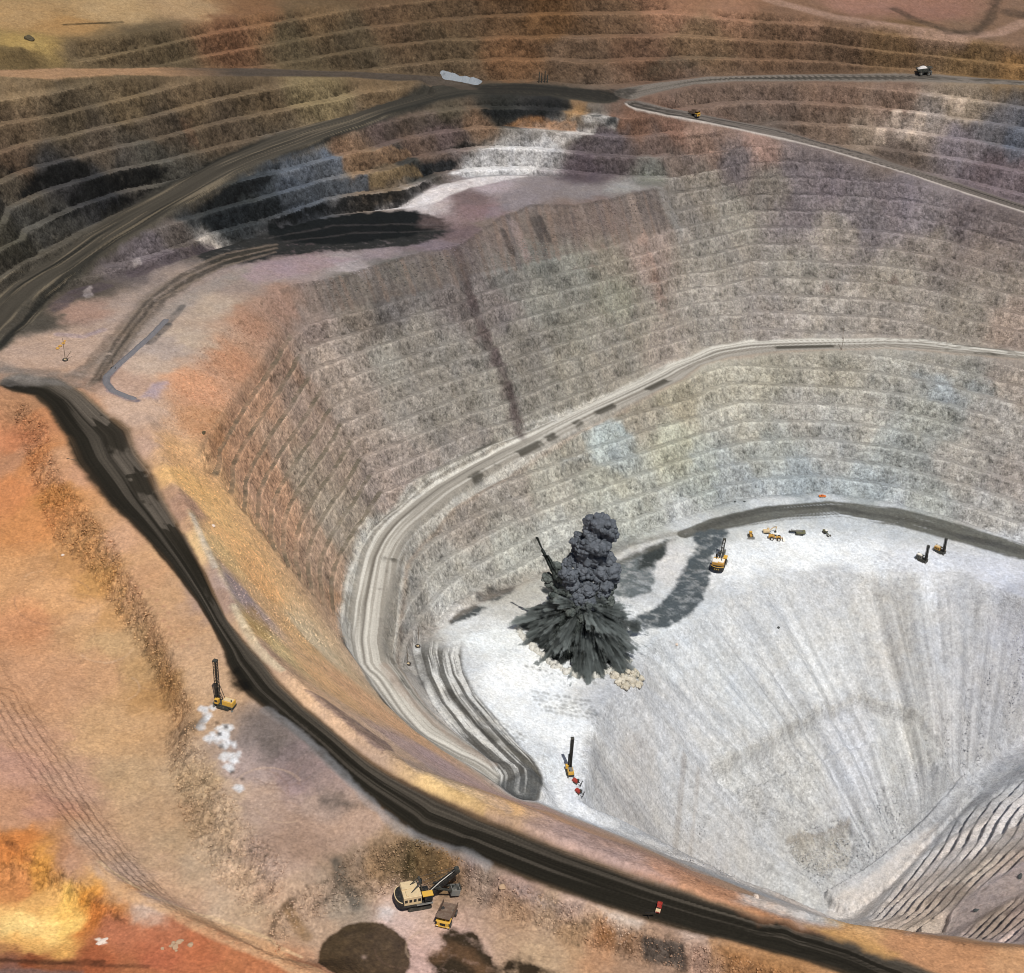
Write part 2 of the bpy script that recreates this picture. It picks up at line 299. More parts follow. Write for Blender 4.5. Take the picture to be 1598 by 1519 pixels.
# benched ground: outline (photo pixels), bench height, phase, berm share, weight
def rev(a): return a[::-1]
ZONES = [
 # upper left, between ring road and top-left road
 ([(-60,140),(69,134),(172,124),(310,126),(550,128),(692,137),(720,140),(658,141),(589,160),(550,175),(482,191),(413,215),(344,243),(275,281),(207,314),(155,346),(103,390),(52,417),(0,455),(-60,510),(-120,400)], 13.0, 2.0, .42, 1.0),
 # top strip above the roads
 ([(115,66),(172,59),(241,49),(327,36),(447,19),(550,8),(692,-2),(800,-40),(1000,-60),(1048,18),(1151,16),(1289,32),(1400,48),(1500,64),(1598,74),(1700,88),(1700,130),(1598,121),(1427,110),(1289,110),(1186,112),(1100,116),(1048,122),(1000,130),(930,136),(850,126),(760,126),(690,114),(550,107),(413,102),(310,101),(155,103),(115,104)], 13.0, 6.0, .36, 1.0),
 # below the ring road, above the upper platform
 ([(60,470),(120,432),(207,376),(293,320),(344,288),(447,244),(520,214),(589,189),(658,168),(727,155),(795,154),(864,158),(933,168),(985,176),(1048,186),(1117,200),(1150,240),(1100,275),(1036,283),(899,274),(761,271),(692,281),(630,320),(520,332),(379,372),(310,393),(207,424),(100,449)], 11.5, 5.0, .40, 1.0),
 # between the two right-hand roads
 ([(1010,153),(1082,136),(1151,131),(1289,131),(1427,131),(1598,138),(1700,146),(1700,345),(1598,315),(1496,281),(1427,259),(1358,236),(1289,219),(1220,198),(1117,180),(1048,167)], 13.0, 3.0, .40, 1.0),
 # big wall above the middle road
 ([(445,514),(480,497),(520,485),(578,474),(623,464),(713,445),(744,430),(813,416),(881,402),(933,392),(995,378),(1050,361),(1048,300),(1042,250),(1060,190),(1117,202),(1220,224),(1289,241),(1427,283),(1598,340),(1700,376),(1700,550),(1598,544),(1478,532),(1427,523),(1358,523),(1255,525),(1151,528),(1100,538),(1036,565),(933,620),(813,682),(709,735),(640,775),(590,820),(570,850),(555,890),(545,930),(538,975),(523,962),(499,938),(451,888),(406,830),(355,764),(320,733),(305,708),(350,643),(416,556)], 10.0, 0.0, .40, 1.0),
 # second wall between the middle road and the floor
 ([(1700,580),(1598,567),(1478,555),(1392,548),(1323,550),(1220,553),(1151,560),(1100,573),(1019,618),(899,670),(778,732),(692,787),(640,835),(628,880),(614,937),(604,975),(606,1020),(630,1045),(644,1012),(670,981),(740,936),(850,891),(960,846),(1060,811),(1150,779),(1280,767),(1380,781),(1480,806),(1598,846),(1720,890)], 9.2, 1.0, .40, 1.0),
 # benches at the lower right
 ([(1360,1428),(1400,1385),(1450,1330),(1480,1290),(1540,1250),(1610,1200),(1720,1150),(1700,1275),(1598,1343),(1547,1374),(1495,1408),(1416,1453)], 8.0, 0.0, .80, 1.0),
 ([(1500,1458),(1540,1432),(1610,1390),(1710,1325),(1760,1345),(1700,1400),(1598,1450),(1540,1470)], 7.0, 0.0, .80, 1.0),
 # low steps at the lower left
 ([(-20,970),(0,1010),(62,1124),(110,1190),(151,1258),(207,1337),(260,1398),(210,1390),(165,1358),(100,1284),(40,1204),(0,1144),(-20,1105)], 1.75, 0.0, .62, .55),
]
ZB = np.zeros((NY, NX), np.float32); ZW = np.zeros((NY, NX), np.float32)
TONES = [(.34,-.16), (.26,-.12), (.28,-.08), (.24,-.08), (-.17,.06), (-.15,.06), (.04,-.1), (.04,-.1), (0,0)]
ZM = []
for pts, b, ph, fb, w in ZONES:
    M = polymask(plan(pts), 4.0)*w; ZM.append((M, b, ph, fb)); ZW = np.maximum(ZW, M)
def terrain(x, y, detail=True):
    """ground elevation: survey + benches + roughness"""
    x = np.asarray(x, float); y = np.asarray(y, float)
    z = bil(Z0, x, y); out = z.copy(); wob = 1.7*fbm2(x/45, y/45, 3, 5)+.75*fbm2(x/8, y/8, 4, 9) if detail else 0.0
    face = np.zeros(z.shape, np.float32); tone = np.zeros(z.shape, np.float32)
    for (M, b, ph, fb), (tb, tf) in zip(ZM, TONES):
        m = bil(M, x, y); k = m > 0.003
        if not k.any(): continue
        sc = min(1.0, b/9.0)
        if fb > .65:
            m = m*(.30+.55*sstep(-.2, .15, fbm2(x/14, y/14, 3, 6))); sc = sc*1.3
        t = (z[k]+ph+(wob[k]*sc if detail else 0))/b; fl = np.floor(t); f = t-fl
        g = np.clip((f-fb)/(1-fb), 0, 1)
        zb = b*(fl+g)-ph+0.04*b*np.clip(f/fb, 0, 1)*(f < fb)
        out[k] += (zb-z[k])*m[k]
        tone[k] += (np.where(f > fb, tf, tb)+(.24 if tb > .1 else .22)*(sstep(.88, .97, f)+(f < .04))-(.14 if tb > .1 else .12)*np.exp(-((f-fb)/.07)**2))*m[k]  # crest highlight and toe shade put into the bench tone
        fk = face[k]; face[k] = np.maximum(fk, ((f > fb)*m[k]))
    return out, face, tone
def slope_grid():
    gy, gx = np.gradient(Z0, GS); return np.hypot(gx, gy)
CRAG = polymask(plan(CC+CT[::-1]), 3.0)
for q in (SC+ST[::-1], [(0,1300),(30,1315),(60,1332),(100,1358),(150,1388),(192,1422),(200,1440),(170,1440),(130,1425),(95,1395),(40,1380),(0,1382)],
          [(300,1115),(285,1140),(330,1200),(360,1250),(400,1300),(440,1345),(430,1400),(390,1420),(330,1360),(285,1280),(262,1200),(262,1135)],
          [(34,500),(100,452),(207,427),(310,396),(330,380),(379,372),(482,345),(470,310),(350,350),(240,390),(100,440),(40,480)],
          [(1042,285),(1117,202),(1289,241),(1500,310),(1598,345),(1598,400),(1450,350),(1250,330),(1100,300)]):
    CRAG = np.maximum(CRAG, polymask(plan(q), 4.0)*.8)
for q in ([(1110,1200),(1160,1185),(1220,1158),(1300,1116),(1345,1098),(1400,1112),(1440,1132),(1470,1160),(1440,1112),(1400,1094),(1345,1080),(1300,1088),(1220,1128),(1160,1165),(1110,1182)], [(1225,1310),(1275,1298),(1330,1276),(1332,1330),(1320,1360),(1285,1368)], [(1100,1200),(1230,1165),(1280,1180),(1270,1290),(1180,1290)]):
    CRAG = np.maximum(CRAG, polymask(plan(q), 4.0)*.55)
SLOPE = blur(slope_grid(), 1.5).astype(np.float32)
# ------------------------------------------------------------------ ground mesh (polar grid round the point below the viewer, finer where it is steep)
def build_ground(ncol, nrow):
    az = np.linspace(-0.60, 0.62, ncol)
    rr = np.concatenate([np.arange(330, 1700, 2.0), np.arange(1700, 2400, 8.0)])
    A, Rr = np.meshgrid(az[::4], rr, indexing='ij')
    zz = bil(Z0, A*0+np.sin(A)*Rr, np.cos(A)*Rr)
    u, v = project(np.sin(A)*Rr, np.cos(A)*Rr, zz)
    dvv = np.clip(-np.diff(v, axis=1), -30, 60)
    w = np.where(dvv > 0, dvv, 0.3*np.abs(dvv))+0.30*np.diff(rr)[None, :]
    k = np.ones(9)/9
    w = np.stack([np.convolve(np.pad(w[:, j], 4, 'edge'), k, 'valid') for j in range(w.shape[1])], 1)
    cum = np.concatenate([np.zeros((w.shape[0], 1)), np.cumsum(w, 1)], 1)
    R4 = np.stack([np.interp(np.linspace(0, c[-1], nrow), c, rr) for c in cum], 0)
    R = np.stack([np.interp(az, az[::4], R4[:, j]) for j in range(nrow)], 1)
    return az, R
# ------------------------------------------------------------------ rock and soil colours of the place (photo pixel where each colour lies, 8 bit)
CP = """20 25 190 150 95|100 40 185 140 80|180 20 190 155 105|300 15 185 150 105|400 20 140 100 65|500 20 120 95 65|600 20 110 85 60|700 20 105 82 58|800 20 110 82 55|850 30 120 85 50|950 20 125 95 68|1050 10 160 115 85|1150 15 165 120 90|1250 25 140 105 80|1350 10 165 120 100|1450 15 160 115 95|1520 50 135 105 82|1590 60 140 108 85|40 70 190 155 80|40 95 110 90 55
150 90 115 95 65|250 80 105 88 62|350 60 130 90 60|450 60 100 85 60|550 60 95 80 58|700 60 105 85 60|800 90 125 88 55|900 80 115 90 68|1000 80 120 88 65|1100 60 135 105 75|1200 60 120 90 65|1300 80 115 88 65|1400 70 125 95 62|1520 95 130 100 62|1590 110 150 110 60
30 140 130 105 70|30 200 110 88 62|30 250 105 82 60|30 300 90 78 62|100 180 95 80 58|200 150 110 90 60|300 150 115 92 62|400 150 105 85 58|500 140 130 110 70|600 140 120 95 62|250 200 95 80 62|350 210 95 78 58|150 230 100 85 68|100 270 60 58 58|150 290 50 50 52|50 330 85 82 75|100 350 75 72 66|30 400 80 75 62|200 265 85 78 70|250 250 85 80 70
300 320 60 62 62|350 285 50 55 55|400 270 65 72 78|450 250 85 95 108|520 245 100 112 130|350 330 50 55 58|450 285 80 90 105|540 230 150 105 60|560 255 150 110 60|600 210 110 85 75|650 230 115 85 65|640 250 60 60 55|600 265 120 95 60|700 200 110 85 80|750 190 135 95 55|700 175 100 85 60|780 165 50 50 45|860 165 45 45 45|900 170 170 120 50|930 180 130 120 110|985 185 130 85 55|880 205 150 135 120|800 235 190 185 180|760 258 180 178 178|850 235 185 180 180|850 205 160 150 140|950 215 110 95 100|950 245 105 88 90|920 260 100 82 90|1010 270 128 126 114|1030 220 125 95 80|1050 200 150 100 70|280 370 110 95 85|230 385 120 105 110|330 375 150 140 130|200 420 110 95 95|130 450 95 82 68|60 500 90 80 65
1100 155 125 95 75|1200 165 125 95 75|1300 150 130 95 70|1400 150 140 105 80|1450 180 165 145 130|1420 205 185 160 140|1500 160 160 135 105|1550 200 110 105 110|1500 225 130 115 120|1590 215 100 105 120|1540 260 120 100 105|1300 195 130 100 75|1200 185 110 90 75|1400 240 110 90 75|1590 280 125 105 110|1330 205 150 125 100
1100 215 150 105 75|1180 235 165 115 90|1060 250 120 95 80|1150 255 115 98 98|1250 265 115 98 100|1300 290 118 100 105|1400 310 125 108 115|1450 330 135 118 120|1500 340 125 105 105|1560 360 120 100 95|1200 290 130 115 100|1100 290 140 125 105|1250 320 120 105 108|1350 335 125 110 112|1060 320 130 118 105|1150 330 150 138 118|1300 360 155 138 120|1450 380 150 130 112|1550 390 145 122 105|1100 400 150 138 120|1250 420 152 140 122|1400 430 155 140 120|1550 440 150 130 108|1100 460 158 145 128|1300 480 160 146 130|1500 490 155 138 115|1590 500 160 130 105|1200 510 160 145 132|1400 505 158 142 125
550 460 115 105 95|620 430 105 100 90|690 420 105 95 88|620 470 110 100 95|550 500 130 112 95|650 520 140 128 112|760 350 130 105 90|800 370 125 100 90|850 360 120 100 85|900 340 130 102 90|950 330 128 100 90|1000 320 115 98 92|840 400 115 115 105|900 420 135 130 112|800 430 125 118 108|950 400 145 130 105|1020 400 165 135 115|960 460 140 135 110|850 470 130 125 110|780 480 130 115 108|700 470 120 105 98|900 520 140 132 112|1000 500 150 138 118|820 540 132 122 108|700 560 145 135 120|600 560 150 140 122|550 560 160 140 120|620 640 155 142 125|700 640 150 138 120|780 620 148 138 120|880 580 145 135 115|950 560 150 138 118|1030 530 158 140 122|720 690 148 135 122|650 720 158 138 122|600 760 165 140 122|560 640 160 138 118|520 560 165 140 118|480 500 150 122 105
300 600 195 135 90|350 560 180 125 85|400 510 165 120 90|440 470 150 115 95|330 660 185 130 80|400 620 180 135 100|450 560 165 130 105|380 700 195 145 105|430 680 175 142 115|480 640 165 138 118|420 760 200 150 110|480 740 165 145 122|530 700 165 142 122|450 820 195 148 110|520 800 165 148 128|500 870 185 150 120|550 820 165 148 128|530 920 185 150 120|545 960 200 150 105
270 700 190 140 80|300 760 200 150 75|330 800 210 160 85|360 850 215 160 85|340 860 205 165 100|400 900 205 150 80|420 950 195 150 95|380 940 165 140 130|450 980 200 155 95|480 990 195 170 130|430 1010 190 160 100|500 1060 205 155 95|550 1080 200 150 100|480 1080 192 150 108|540 1120 190 150 112|600 1120 200 150 100|590 1150 186 150 118|640 1170 170 140 130|700 1200 170 140 135|750 1230 175 140 125|780 1250 205 155 90|850 1270 190 140 100|900 1300 170 135 120|700 1240 200 160 90|960 1330 165 130 115|1040 1365 170 120 90|1100 1390 175 120 80|1200 1430 180 120 65|1300 1450 190 135 60|1400 1480 170 115 65|1500 1500 170 115 65|1590 1500 175 125 75
1000 640 165 150 120|900 690 165 155 130|950 690 165 178 175|1050 620 170 155 115|1130 600 180 170 140|1200 590 170 160 130|1300 580 165 155 130|1400 590 165 160 145|1470 570 160 150 130|1500 600 155 150 135|1590 590 165 145 125|1480 610 150 160 165|800 760 165 150 130|720 800 170 152 132|850 760 172 165 142|950 750 172 170 145|1050 700 172 170 135|1150 650 178 172 150|1250 640 172 165 150|1350 650 172 165 148|1450 650 165 165 150|1550 660 168 158 145|1100 740 170 178 165|1200 700 165 170 160|1300 700 165 165 158|1400 700 160 165 158|1500 720 170 160 145|1590 740 170 155 142|1150 760 160 170 172|1250 750 150 165 172|1350 760 155 168 172|1450 780 165 170 162|1550 810 178 172 162|660 860 165 155 138|640 920 168 160 145|640 980 160 155 145|700 900 175 170 155|800 860 180 178 160|880 840 178 178 165|740 880 178 172 155|980 800 175 178 162|620 1010 165 155 140
720 970 195 192 182|760 1000 215 218 212|800 1060 228 228 222|850 1040 222 222 215|800 1120 215 216 212|880 1130 215 216 212|850 1180 205 208 208|900 1240 200 200 200|1020 880 195 188 180|1000 930 185 185 182|1000 970 205 205 200|1150 880 215 215 210|1250 860 222 222 216|1350 870 218 218 215|1450 890 208 208 212|1550 900 195 195 205|1300 790 178 182 182|1400 800 175 178 178|1200 785 185 188 186|1100 820 180 180 172|1550 850 185 185 186|700 1030 190 190 186
1050 1020 200 205 205|1100 980 205 208 206|1200 960 198 200 200|1300 920 200 198 195|1400 930 192 190 186|1350 960 205 200 188|1500 940 180 178 180|1580 980 180 178 195|1590 930 185 185 198|1450 1000 180 178 178|1550 1060 180 175 180|1400 1020 188 185 180|1250 1040 205 205 200|1150 1080 195 200 202|1050 1100 190 192 196|980 1120 185 186 190|960 1180 185 180 175|1000 1180 190 175 160|980 1230 188 172 158|1050 1180 190 190 192|1100 1250 190 186 182|1150 1200 205 202 192|1200 1180 200 195 185|1250 1150 190 186 176|1250 1230 205 200 188|1320 1160 190 192 202|1340 1220 192 194 205|1400 1180 192 188 178|1430 1150 198 190 172|1480 1130 200 190 180|1500 1180 180 178 180|1550 1150 182 178 180|1450 1230 178 176 176|1400 1280 176 174 172|1150 1330 188 178 168|1100 1340 190 175 162|1200 1300 182 180 178|1260 1340 178 172 162|1320 1340 182 180 178|1250 1390 185 182 175|1200 1400 190 182 175|1250 1425 200 190 182|1350 1390 198 188 180|1420 1320 196 188 182|1480 1270 180 176 174|1550 1220 182 180 180
1430 1380 165 150 138|1500 1320 172 162 155|1560 1290 175 168 165|1590 1300 165 152 142|1540 1350 155 140 125|1480 1400 150 130 112|1580 1340 150 130 115|1450 1440 155 135 115|1500 1425 178 155 142|1560 1390 180 160 152|1590 1360 180 160 155|1560 1430 135 115 98|1590 1420 145 120 105|1590 1460 175 150 140
30 680 190 120 75|20 780 205 130 70|20 720 185 130 90|60 820 205 135 70|60 720 200 130 70|85 780 195 130 60|50 900 205 150 95|100 930 210 155 100|150 960 210 160 110|50 980 205 140 90|120 870 195 140 80|150 900 200 145 75|180 950 200 150 90|200 1000 195 155 105|220 1050 190 148 95|260 1080 175 130 75|150 1060 200 150 105|100 1060 200 148 105|170 1150 205 160 110|230 1150 200 155 105|100 720 205 150 105|130 740 205 150 110|180 840 205 155 115|220 900 200 150 105|240 940 202 155 108|270 980 198 152 108|290 1030 200 158 118|310 1060 200 160 120|60 650 195 130 80|50 630 175 125 85
200 1220 185 145 95|250 1270 180 140 95|300 1230 185 150 105|300 1300 175 140 98|330 1340 180 148 112|350 1280 190 155 115|400 1260 170 138 115|380 1200 165 140 130|450 1180 140 118 115|470 1230 150 122 118|420 1160 120 105 98|500 1260 165 135 115|550 1290 170 135 110|480 1310 160 125 100|450 1340 180 145 120|430 1400 190 150 115|380 1360 195 158 120|350 1420 188 155 120|400 1440 180 148 112|480 1420 175 140 108|530 1400 150 130 108|550 1350 140 112 85|600 1350 150 115 75|640 1350 120 95 55|680 1345 140 100 50|620 1400 195 160 140|600 1440 200 165 150|680 1470 195 155 135|650 1500 190 150 135|750 1370 150 125 105|800 1420 170 130 90|850 1430 175 140 105|900 1450 170 130 85|850 1490 180 145 105|950 1470 180 125 75|1000 1480 160 120 85|1050 1490 150 115 88|1100 1500 165 125 100|1150 1490 175 120 60|1200 1505 170 115 50|900 1410 185 150 130|980 1440 195 165 140|800 1390 165 130 115|730 1340 165 130 115|1100 1470 190 160 140
20 1060 200 145 100|50 1150 200 150 115|100 1230 195 150 120|150 1310 195 155 125|200 1360 190 155 130|250 1410 195 165 145|20 1200 195 145 120|60 1260 195 140 110|120 1340 190 140 105|20 1270 195 140 100|100 1330 180 125 85
20 1320 200 120 50|60 1350 205 140 50|20 1380 200 130 70|60 1400 220 165 90|100 1400 230 180 80|140 1400 215 140 40|160 1430 195 110 35|30 1440 250 210 125|80 1450 250 205 115|120 1440 245 200 100|40 1475 240 180 90|100 1480 230 170 80
200 1450 195 115 75|260 1440 190 110 70|250 1490 195 105 65|320 1490 195 110 65|380 1510 200 120 70|150 1500 180 95 50|40 1500 150 75 35|100 1515 150 85 50|20 1515 140 95 80|220 1515 190 115 65
100 540 195 155 125|60 545 190 150 120|170 520 185 150 125|200 490 180 150 130|250 470 170 145 128|130 490 175 130 105|280 430 160 135 118|330 480 190 160 130|300 530 195 165 135|250 570 200 165 135|270 540 180 155 140|350 440 160 135 120|400 430 165 140 128|430 420 165 140 142|480 410 165 140 135|530 415 170 155 155|600 395 150 130 135|680 385 130 110 118|730 360 120 95 98|400 395 130 110 105|460 390 140 110 115|750 330 150 115 120|720 310 130 108 108|680 310 185 165 165|650 312 205 195 195|760 290 170 150 155|850 290 140 126 128|920 300 138 126 126|980 295 155 150 145|810 310 140 126 129|190 600 195 150 120|210 640 210 165 130|230 690 205 155 120|280 790 195 140 100|340 940 185 140 110|400 1020 200 150 110"""
cp = np.array([[float(v) for v in s.split()] for row in CP.split('\n') for s in row.split('|')])
def lin(c):
    c = np.asarray(c, float)/255.0
    return np.where(c <= 0.04045, c/12.92, ((c+0.055)/1.055)**2.4)
CPW = pick(cp[:, 0], cp[:, 1]); CPC = lin(cp[:, 2:5])
_l = CPC@np.array([.3,.59,.11]); _rows = np.array([i for i, row in enumerate(CP.split('\n')) for s in row.split('|')])
_k = np.array([.86,.84,.76,.60,.62,.50,.52,.76,.76,.50,.45,.40,.66,.86,.74,.84,.90,.88,.64])[_rows][:, None]; CPC = _l[:, None]+(CPC-_l[:, None])*_k
GAIN = [0.765,0.774,0.893,0.784,0.859,1.023,1.052,1.162,1.460,0.959,1.166,0.965,1.686,0.963,1.125,0.991,1.003,0.852,0.934]  # gain per colour row: make-up for uneven lighting put into the colours
CPC = np.clip(CPC*np.array(GAIN)[_rows][:, None]*np.where(np.isin(_rows, (10, 11))[:, None], np.array([.97, 1.0, 1.045]), 1.0), 0, .95)
def base_colour(x, y, z):
    """inverse distance blend of the rock colours, in plan and height, with ragged borders"""
    qx = x+9*fbm2(x/30, y/30, 3, 31)+5*fbm2(x/7, y/7, 4, 32); qy = y+9*fbm2(x/30, y/30, 3, 41)+5*fbm2(x/7, y/7, 4, 42); qz = z+3*fbm2(x/9, y/9, 3, 43)
    out = np.zeros((len(x), 3), np.float32); CH = 60000
    P = CPW.astype(np.float32); L = np.log(CPC+1e-4).astype(np.float32)
    for i in range(0, len(x), CH):
        s = slice(i, i+CH)
        d = (qx[s, None]-P[None, :, 0])**2+(qy[s, None]-P[None, :, 1])**2+0.6*(qz[s, None]-P[None, :, 2])**2
        w = 1.0/(d.astype(np.float32)+20.0)**2.2
        out[s] = (w@L)/w.sum(1)[:, None]
    return np.exp(out)
class Paint:
    def __init__(self, x, y, z, col, face=None):
        self.face = face
        self.x, self.y, self.z, self.c = x.astype(np.float32), y.astype(np.float32), z.astype(np.float32), col
        self.warp = (fbm2(x/6, y/6, 4, 77, .6)).astype(np.float32)*1.2; self.warp2 = fbm2(x/22, y/22, 3, 78).astype(np.float32)
    def box(self, P, pad):
        lo = P.min(0)-pad; hi = P.max(0)+pad
        return np.where((self.x > lo[0]) & (self.x < hi[0]) & (self.y > lo[1]) & (self.y < hi[1]))[0]
    def mix(self, k, a, col):
        col = np.asarray(col, np.float32)
        a = np.clip(a, 0, 1)[:, None]
        self.c[k] = self.c[k]*(1-a)+col*a
    def blot(self, pts, col, op=1.0, soft=2.0, rag=2.5, world=None, rock=False):
        """stain or patch of other soil, outline in photo pixels"""
        P = plan(pts) if world is None else world
        k = self.box(P, soft*2+rag*2)
        if len(k) == 0: return
        d = sdist(P, self.x[k], self.y[k])+rag*(self.warp[k]*.8+self.warp2[k]*.5)
        c = lin(col); c = c.mean()+(c-c.mean())*.80
        tx = np.clip(.86+.55*fbm2(self.x[k]/5, self.y[k]/3.5, 4, 79, .65), 0, 1)
        if rock: tx = np.clip(tx*1.25, 0, 1)*(.12+.88*self.face[k])
        self.mix(k, op*tx*(1-sstep(-soft, soft, d)), c)
    def streak(self, pts, col, op, wid, soft=1.0, rag=1.0):
        """open line of soil or tyre marks"""
        P = plan(pts); k = self.box(P, wid*2+rag*3)
        if len(k) == 0: return
        d = sdist(P, self.x[k], self.y[k], False)+rag*self.warp[k]
        c = lin(col); c = c.mean()+(c-c.mean())*.72
        self.mix(k, op*np.clip(.85+.5*self.warp[k], 0, 1)*(1-sstep(wid-soft, wid+soft, d)), c)
    def road(self, A, B, fn, pad=1.15):
        """haul road between two edges; fn(s, t, old) -> colour, opacity   (s metres along, t -1..1 across)"""
        A = plan(A); B = plan(B)
        def rs(P, n):
            s = np.concatenate([[0], np.cumsum(np.hypot(*np.diff(P, axis=0).T))]); q = np.linspace(0, s[-1], n)
            return np.stack([np.interp(q, s, P[:, 0]), np.interp(q, s, P[:, 1])], 1)
        A = rs(A, 160); B = rs(B, 160)
        C = (A+B)/2; H = np.hypot(*(A-B).T)/2; S = np.concatenate([[0], np.cumsum(np.hypot(*np.diff(C, axis=0).T))])
        k = self.box(C, H.max()*1.5)
        if len(k) == 0: return
        x, y = self.x[k], self.y[k]; best = np.full(len(k), 1e9, np.float32); s = np.zeros(len(k), np.float32); t = s.copy()
        for i in range(len(C)-1):
            ax, ay = C[i]; dx, dy = C[i+1]-C[i]; L = math.hypot(dx, dy)+1e-9
            q = ((x-ax)*dx+(y-ay)*dy)/L/L; qc = np.clip(q, 0, 1)
            dd = (x-ax-qc*dx)**2+(y-ay-qc*dy)**2; m = dd < best
            if not m.any(): continue
            h = H[i]+(H[i+1]-H[i])*qc
            cr = ((x-ax)*-dy+(y-ay)*dx)/L
            best = np.where(m, dd, best); s = np.where(m, S[i]+qc*L, s); t = np.where(m, np.sign(cr)*np.sqrt(dd)/h, t)
        sgn = np.sign((A[80]-C[80])@np.array([-(C[81]-C[80])[1], (C[81]-C[80])[0]]))
        t = t*sgn                                    # +1 on edge A
        g = np.abs(t) < pad+0.2
        k = k[g]; s = s[g]; t = t[g]; edge = np.abs(t)+0.07*self.warp[k]+.05*self.warp2[k]
        col, op = fn(s, t, S[-1])
        self.mix(k, op*(1-sstep(0.82, 1.08, edge)), col)
def shade(c, f): return np.asarray(lin(c), np.float32)[None, :]*f[:, None]
def blend(a, b, m): return a*(1-m[:, None])+b*m[:, None]
def strk(s, t, ls, lt, seed): return 0.5+0.5*fbm2(s/ls+0.3*t, t*lt, 3, seed)
# ------------------------------------------------------------------ roads, stains and wear
def fn_black(s, t, L):          # wet dark haul road: t=+1 left edge
    u = s/L; c = shade((70, 64, 56), 0.65+0.7*strk(s, t, 70, 9, 3))
    dark = lin((20, 18, 11))
    m = sstep(.46, .62, strk(s, t, 130, 5, 11)+0.22*sstep(-.1, .5, t)-.05+.07*sstep(.42, .5, u))
    m = np.maximum(m, sstep(.30, .55, t)*(1-sstep(.80, .97, t+0.1*strk(s, t, 20, 3, 5)))*sstep(.04, .07, u)*.9)
    c = blend(c, dark[None, :]*np.ones((len(s), 1)), m*.8)
    grey = shade((105, 96, 86), 0.8+0.4*strk(s, t, 25, 8, 8))
    c = blend(c, grey, (1-sstep(-.25, .02, t))*(1-sstep(.27, .36, u))*.6)
    c = blend(c, grey*.8, (1-sstep(-.95, -.5, t))*sstep(.38, .44, u)*(.2+.35*strk(s, t, 60, 6, 14)))
    uj = u+.012*noise2(t*6, s/4, 17); wet = sstep(.105, .110, uj)*(1-sstep(.15, .17, uj))+sstep(.20, .205, uj)*(1-sstep(.235, .25, uj))+sstep(.285, .29, uj)*(1-sstep(.38, .41, uj))
    c = blend(c, lin((26, 23, 15))[None, :]*np.ones((len(s), 1)), wet*sstep(-.02, -.12, t)*sstep(-.95, -.75, t+.1*np.sin(s/9))*.78)
    dst = sstep(.62, 1.0, np.abs(t)+.22*(strk(s, t, 18, 4, 18)-.5)); c = blend(c, shade((142, 112, 84), .8+.4*strk(s, t, 30, 6, 19)), dst*np.where(t < 0, .6, .18))
    fine = strk(s, t, 55, 26, 20); c = c*(.55+.9*fine)[:, None]
    return c, np.ones(len(s))
def fn_ring(s, t, L):
    c = shade((74, 69, 61), 0.6+0.7*strk(s, t, 90, 7, 21)); m = sstep(.5, .72, strk(s, t, 150, 4, 22))
    c = blend(c, lin((36, 36, 33))[None, :]*np.ones((len(s), 1)), m*.85)
    m2 = sstep(.60, .75, strk(s, t, 80, 10, 24)); c = blend(c, shade((128, 116, 98), np.ones(len(s))), m2*.6)
    u = s/L; c = blend(c, shade((48, 47, 43), np.ones(len(s))), sstep(.62, .72, u)*.6)
    return c, np.ones(len(s))
def fn_grey(pale, dark, edge, seed, thr=.58):
    def fn(s, t, L):
        c = shade(pale, 0.8+0.4*strk(s, t, 40, 9, seed)); m = sstep(thr, thr+.12, strk(s, t, 170, 3.2, seed+2))*(np.abs(t) < .8)
        c = blend(c, lin(dark)[None, :]*np.ones((len(s), 1)), m*.8)
        m2 = sstep(.55, .68, strk(s, t, 110, 11, seed+5)); c = blend(c, lin(dark)[None, :]*np.ones((len(s), 1)), m2*.45)
        if edge is not None: c = blend(c, lin(edge)[None, :]*np.ones((len(s), 1)), (1-sstep(-.78, -.62, t))*.9)
        return c, np.ones(len(s))
    return fn
def fn_rc(s, t, L):
    u = s/L; a = shade((158, 125, 95), 0.9+0.2*strk(s, t, 60, 6, 31)); b = shade((72, 66, 60), 0.7+0.6*strk(s, t, 80, 7, 32))
    return blend(a, b, sstep(.30, .55, u+.1*strk(s, t, 50, 3, 33))*.95), np.ones(len(s))
def fn_mid(s, t, L):
    # pale dusty lanes with grey tyre bands and rectangular wet patches on the inner lane; t=+1 wall side
    c = shade((205, 201, 192), 0.92+0.16*strk(s, t, 30, 9, 41)); O = np.ones((len(s), 1)); G = lin((128, 122, 112))[None, :]*O; D = lin((62, 59, 52))[None, :]*O; u = s/L
    c = blend(c, G, sstep(.44, .62, strk(s, t, 140, 8, 42))*.7)
    c = blend(c, lin((116, 108, 98))[None, :]*O, (1-sstep(-.15, .05, t))*sstep(-.95, -.75, t)*(.35+.45*strk(s, t, 60, 5, 46))*(1-.55*sstep(.45, .6, u)))
    c = blend(c, lin((92, 86, 78))[None, :]*O, np.exp(-((t-.22)/.07)**2)*(.5+.4*strk(s, t, 90, 1, 49)))
    n = strk(s, t*0.2, 26, .3, 44)+.05*noise2(s/3, t*7, 45); wet = sstep(.53, .62, n)*np.exp(-((t+.35)/.30)**4)
    c = blend(c, D, wet*.85)
    c = blend(c, D, sstep(.50, .65, strk(s, t, 45, .5, 48))*sstep(.72, .86, t)*.75)
    c = blend(c, shade((156, 138, 122), np.ones(len(s))), (1-sstep(-.95, -.78, t))*.8)
    return c, np.ones(len(s))
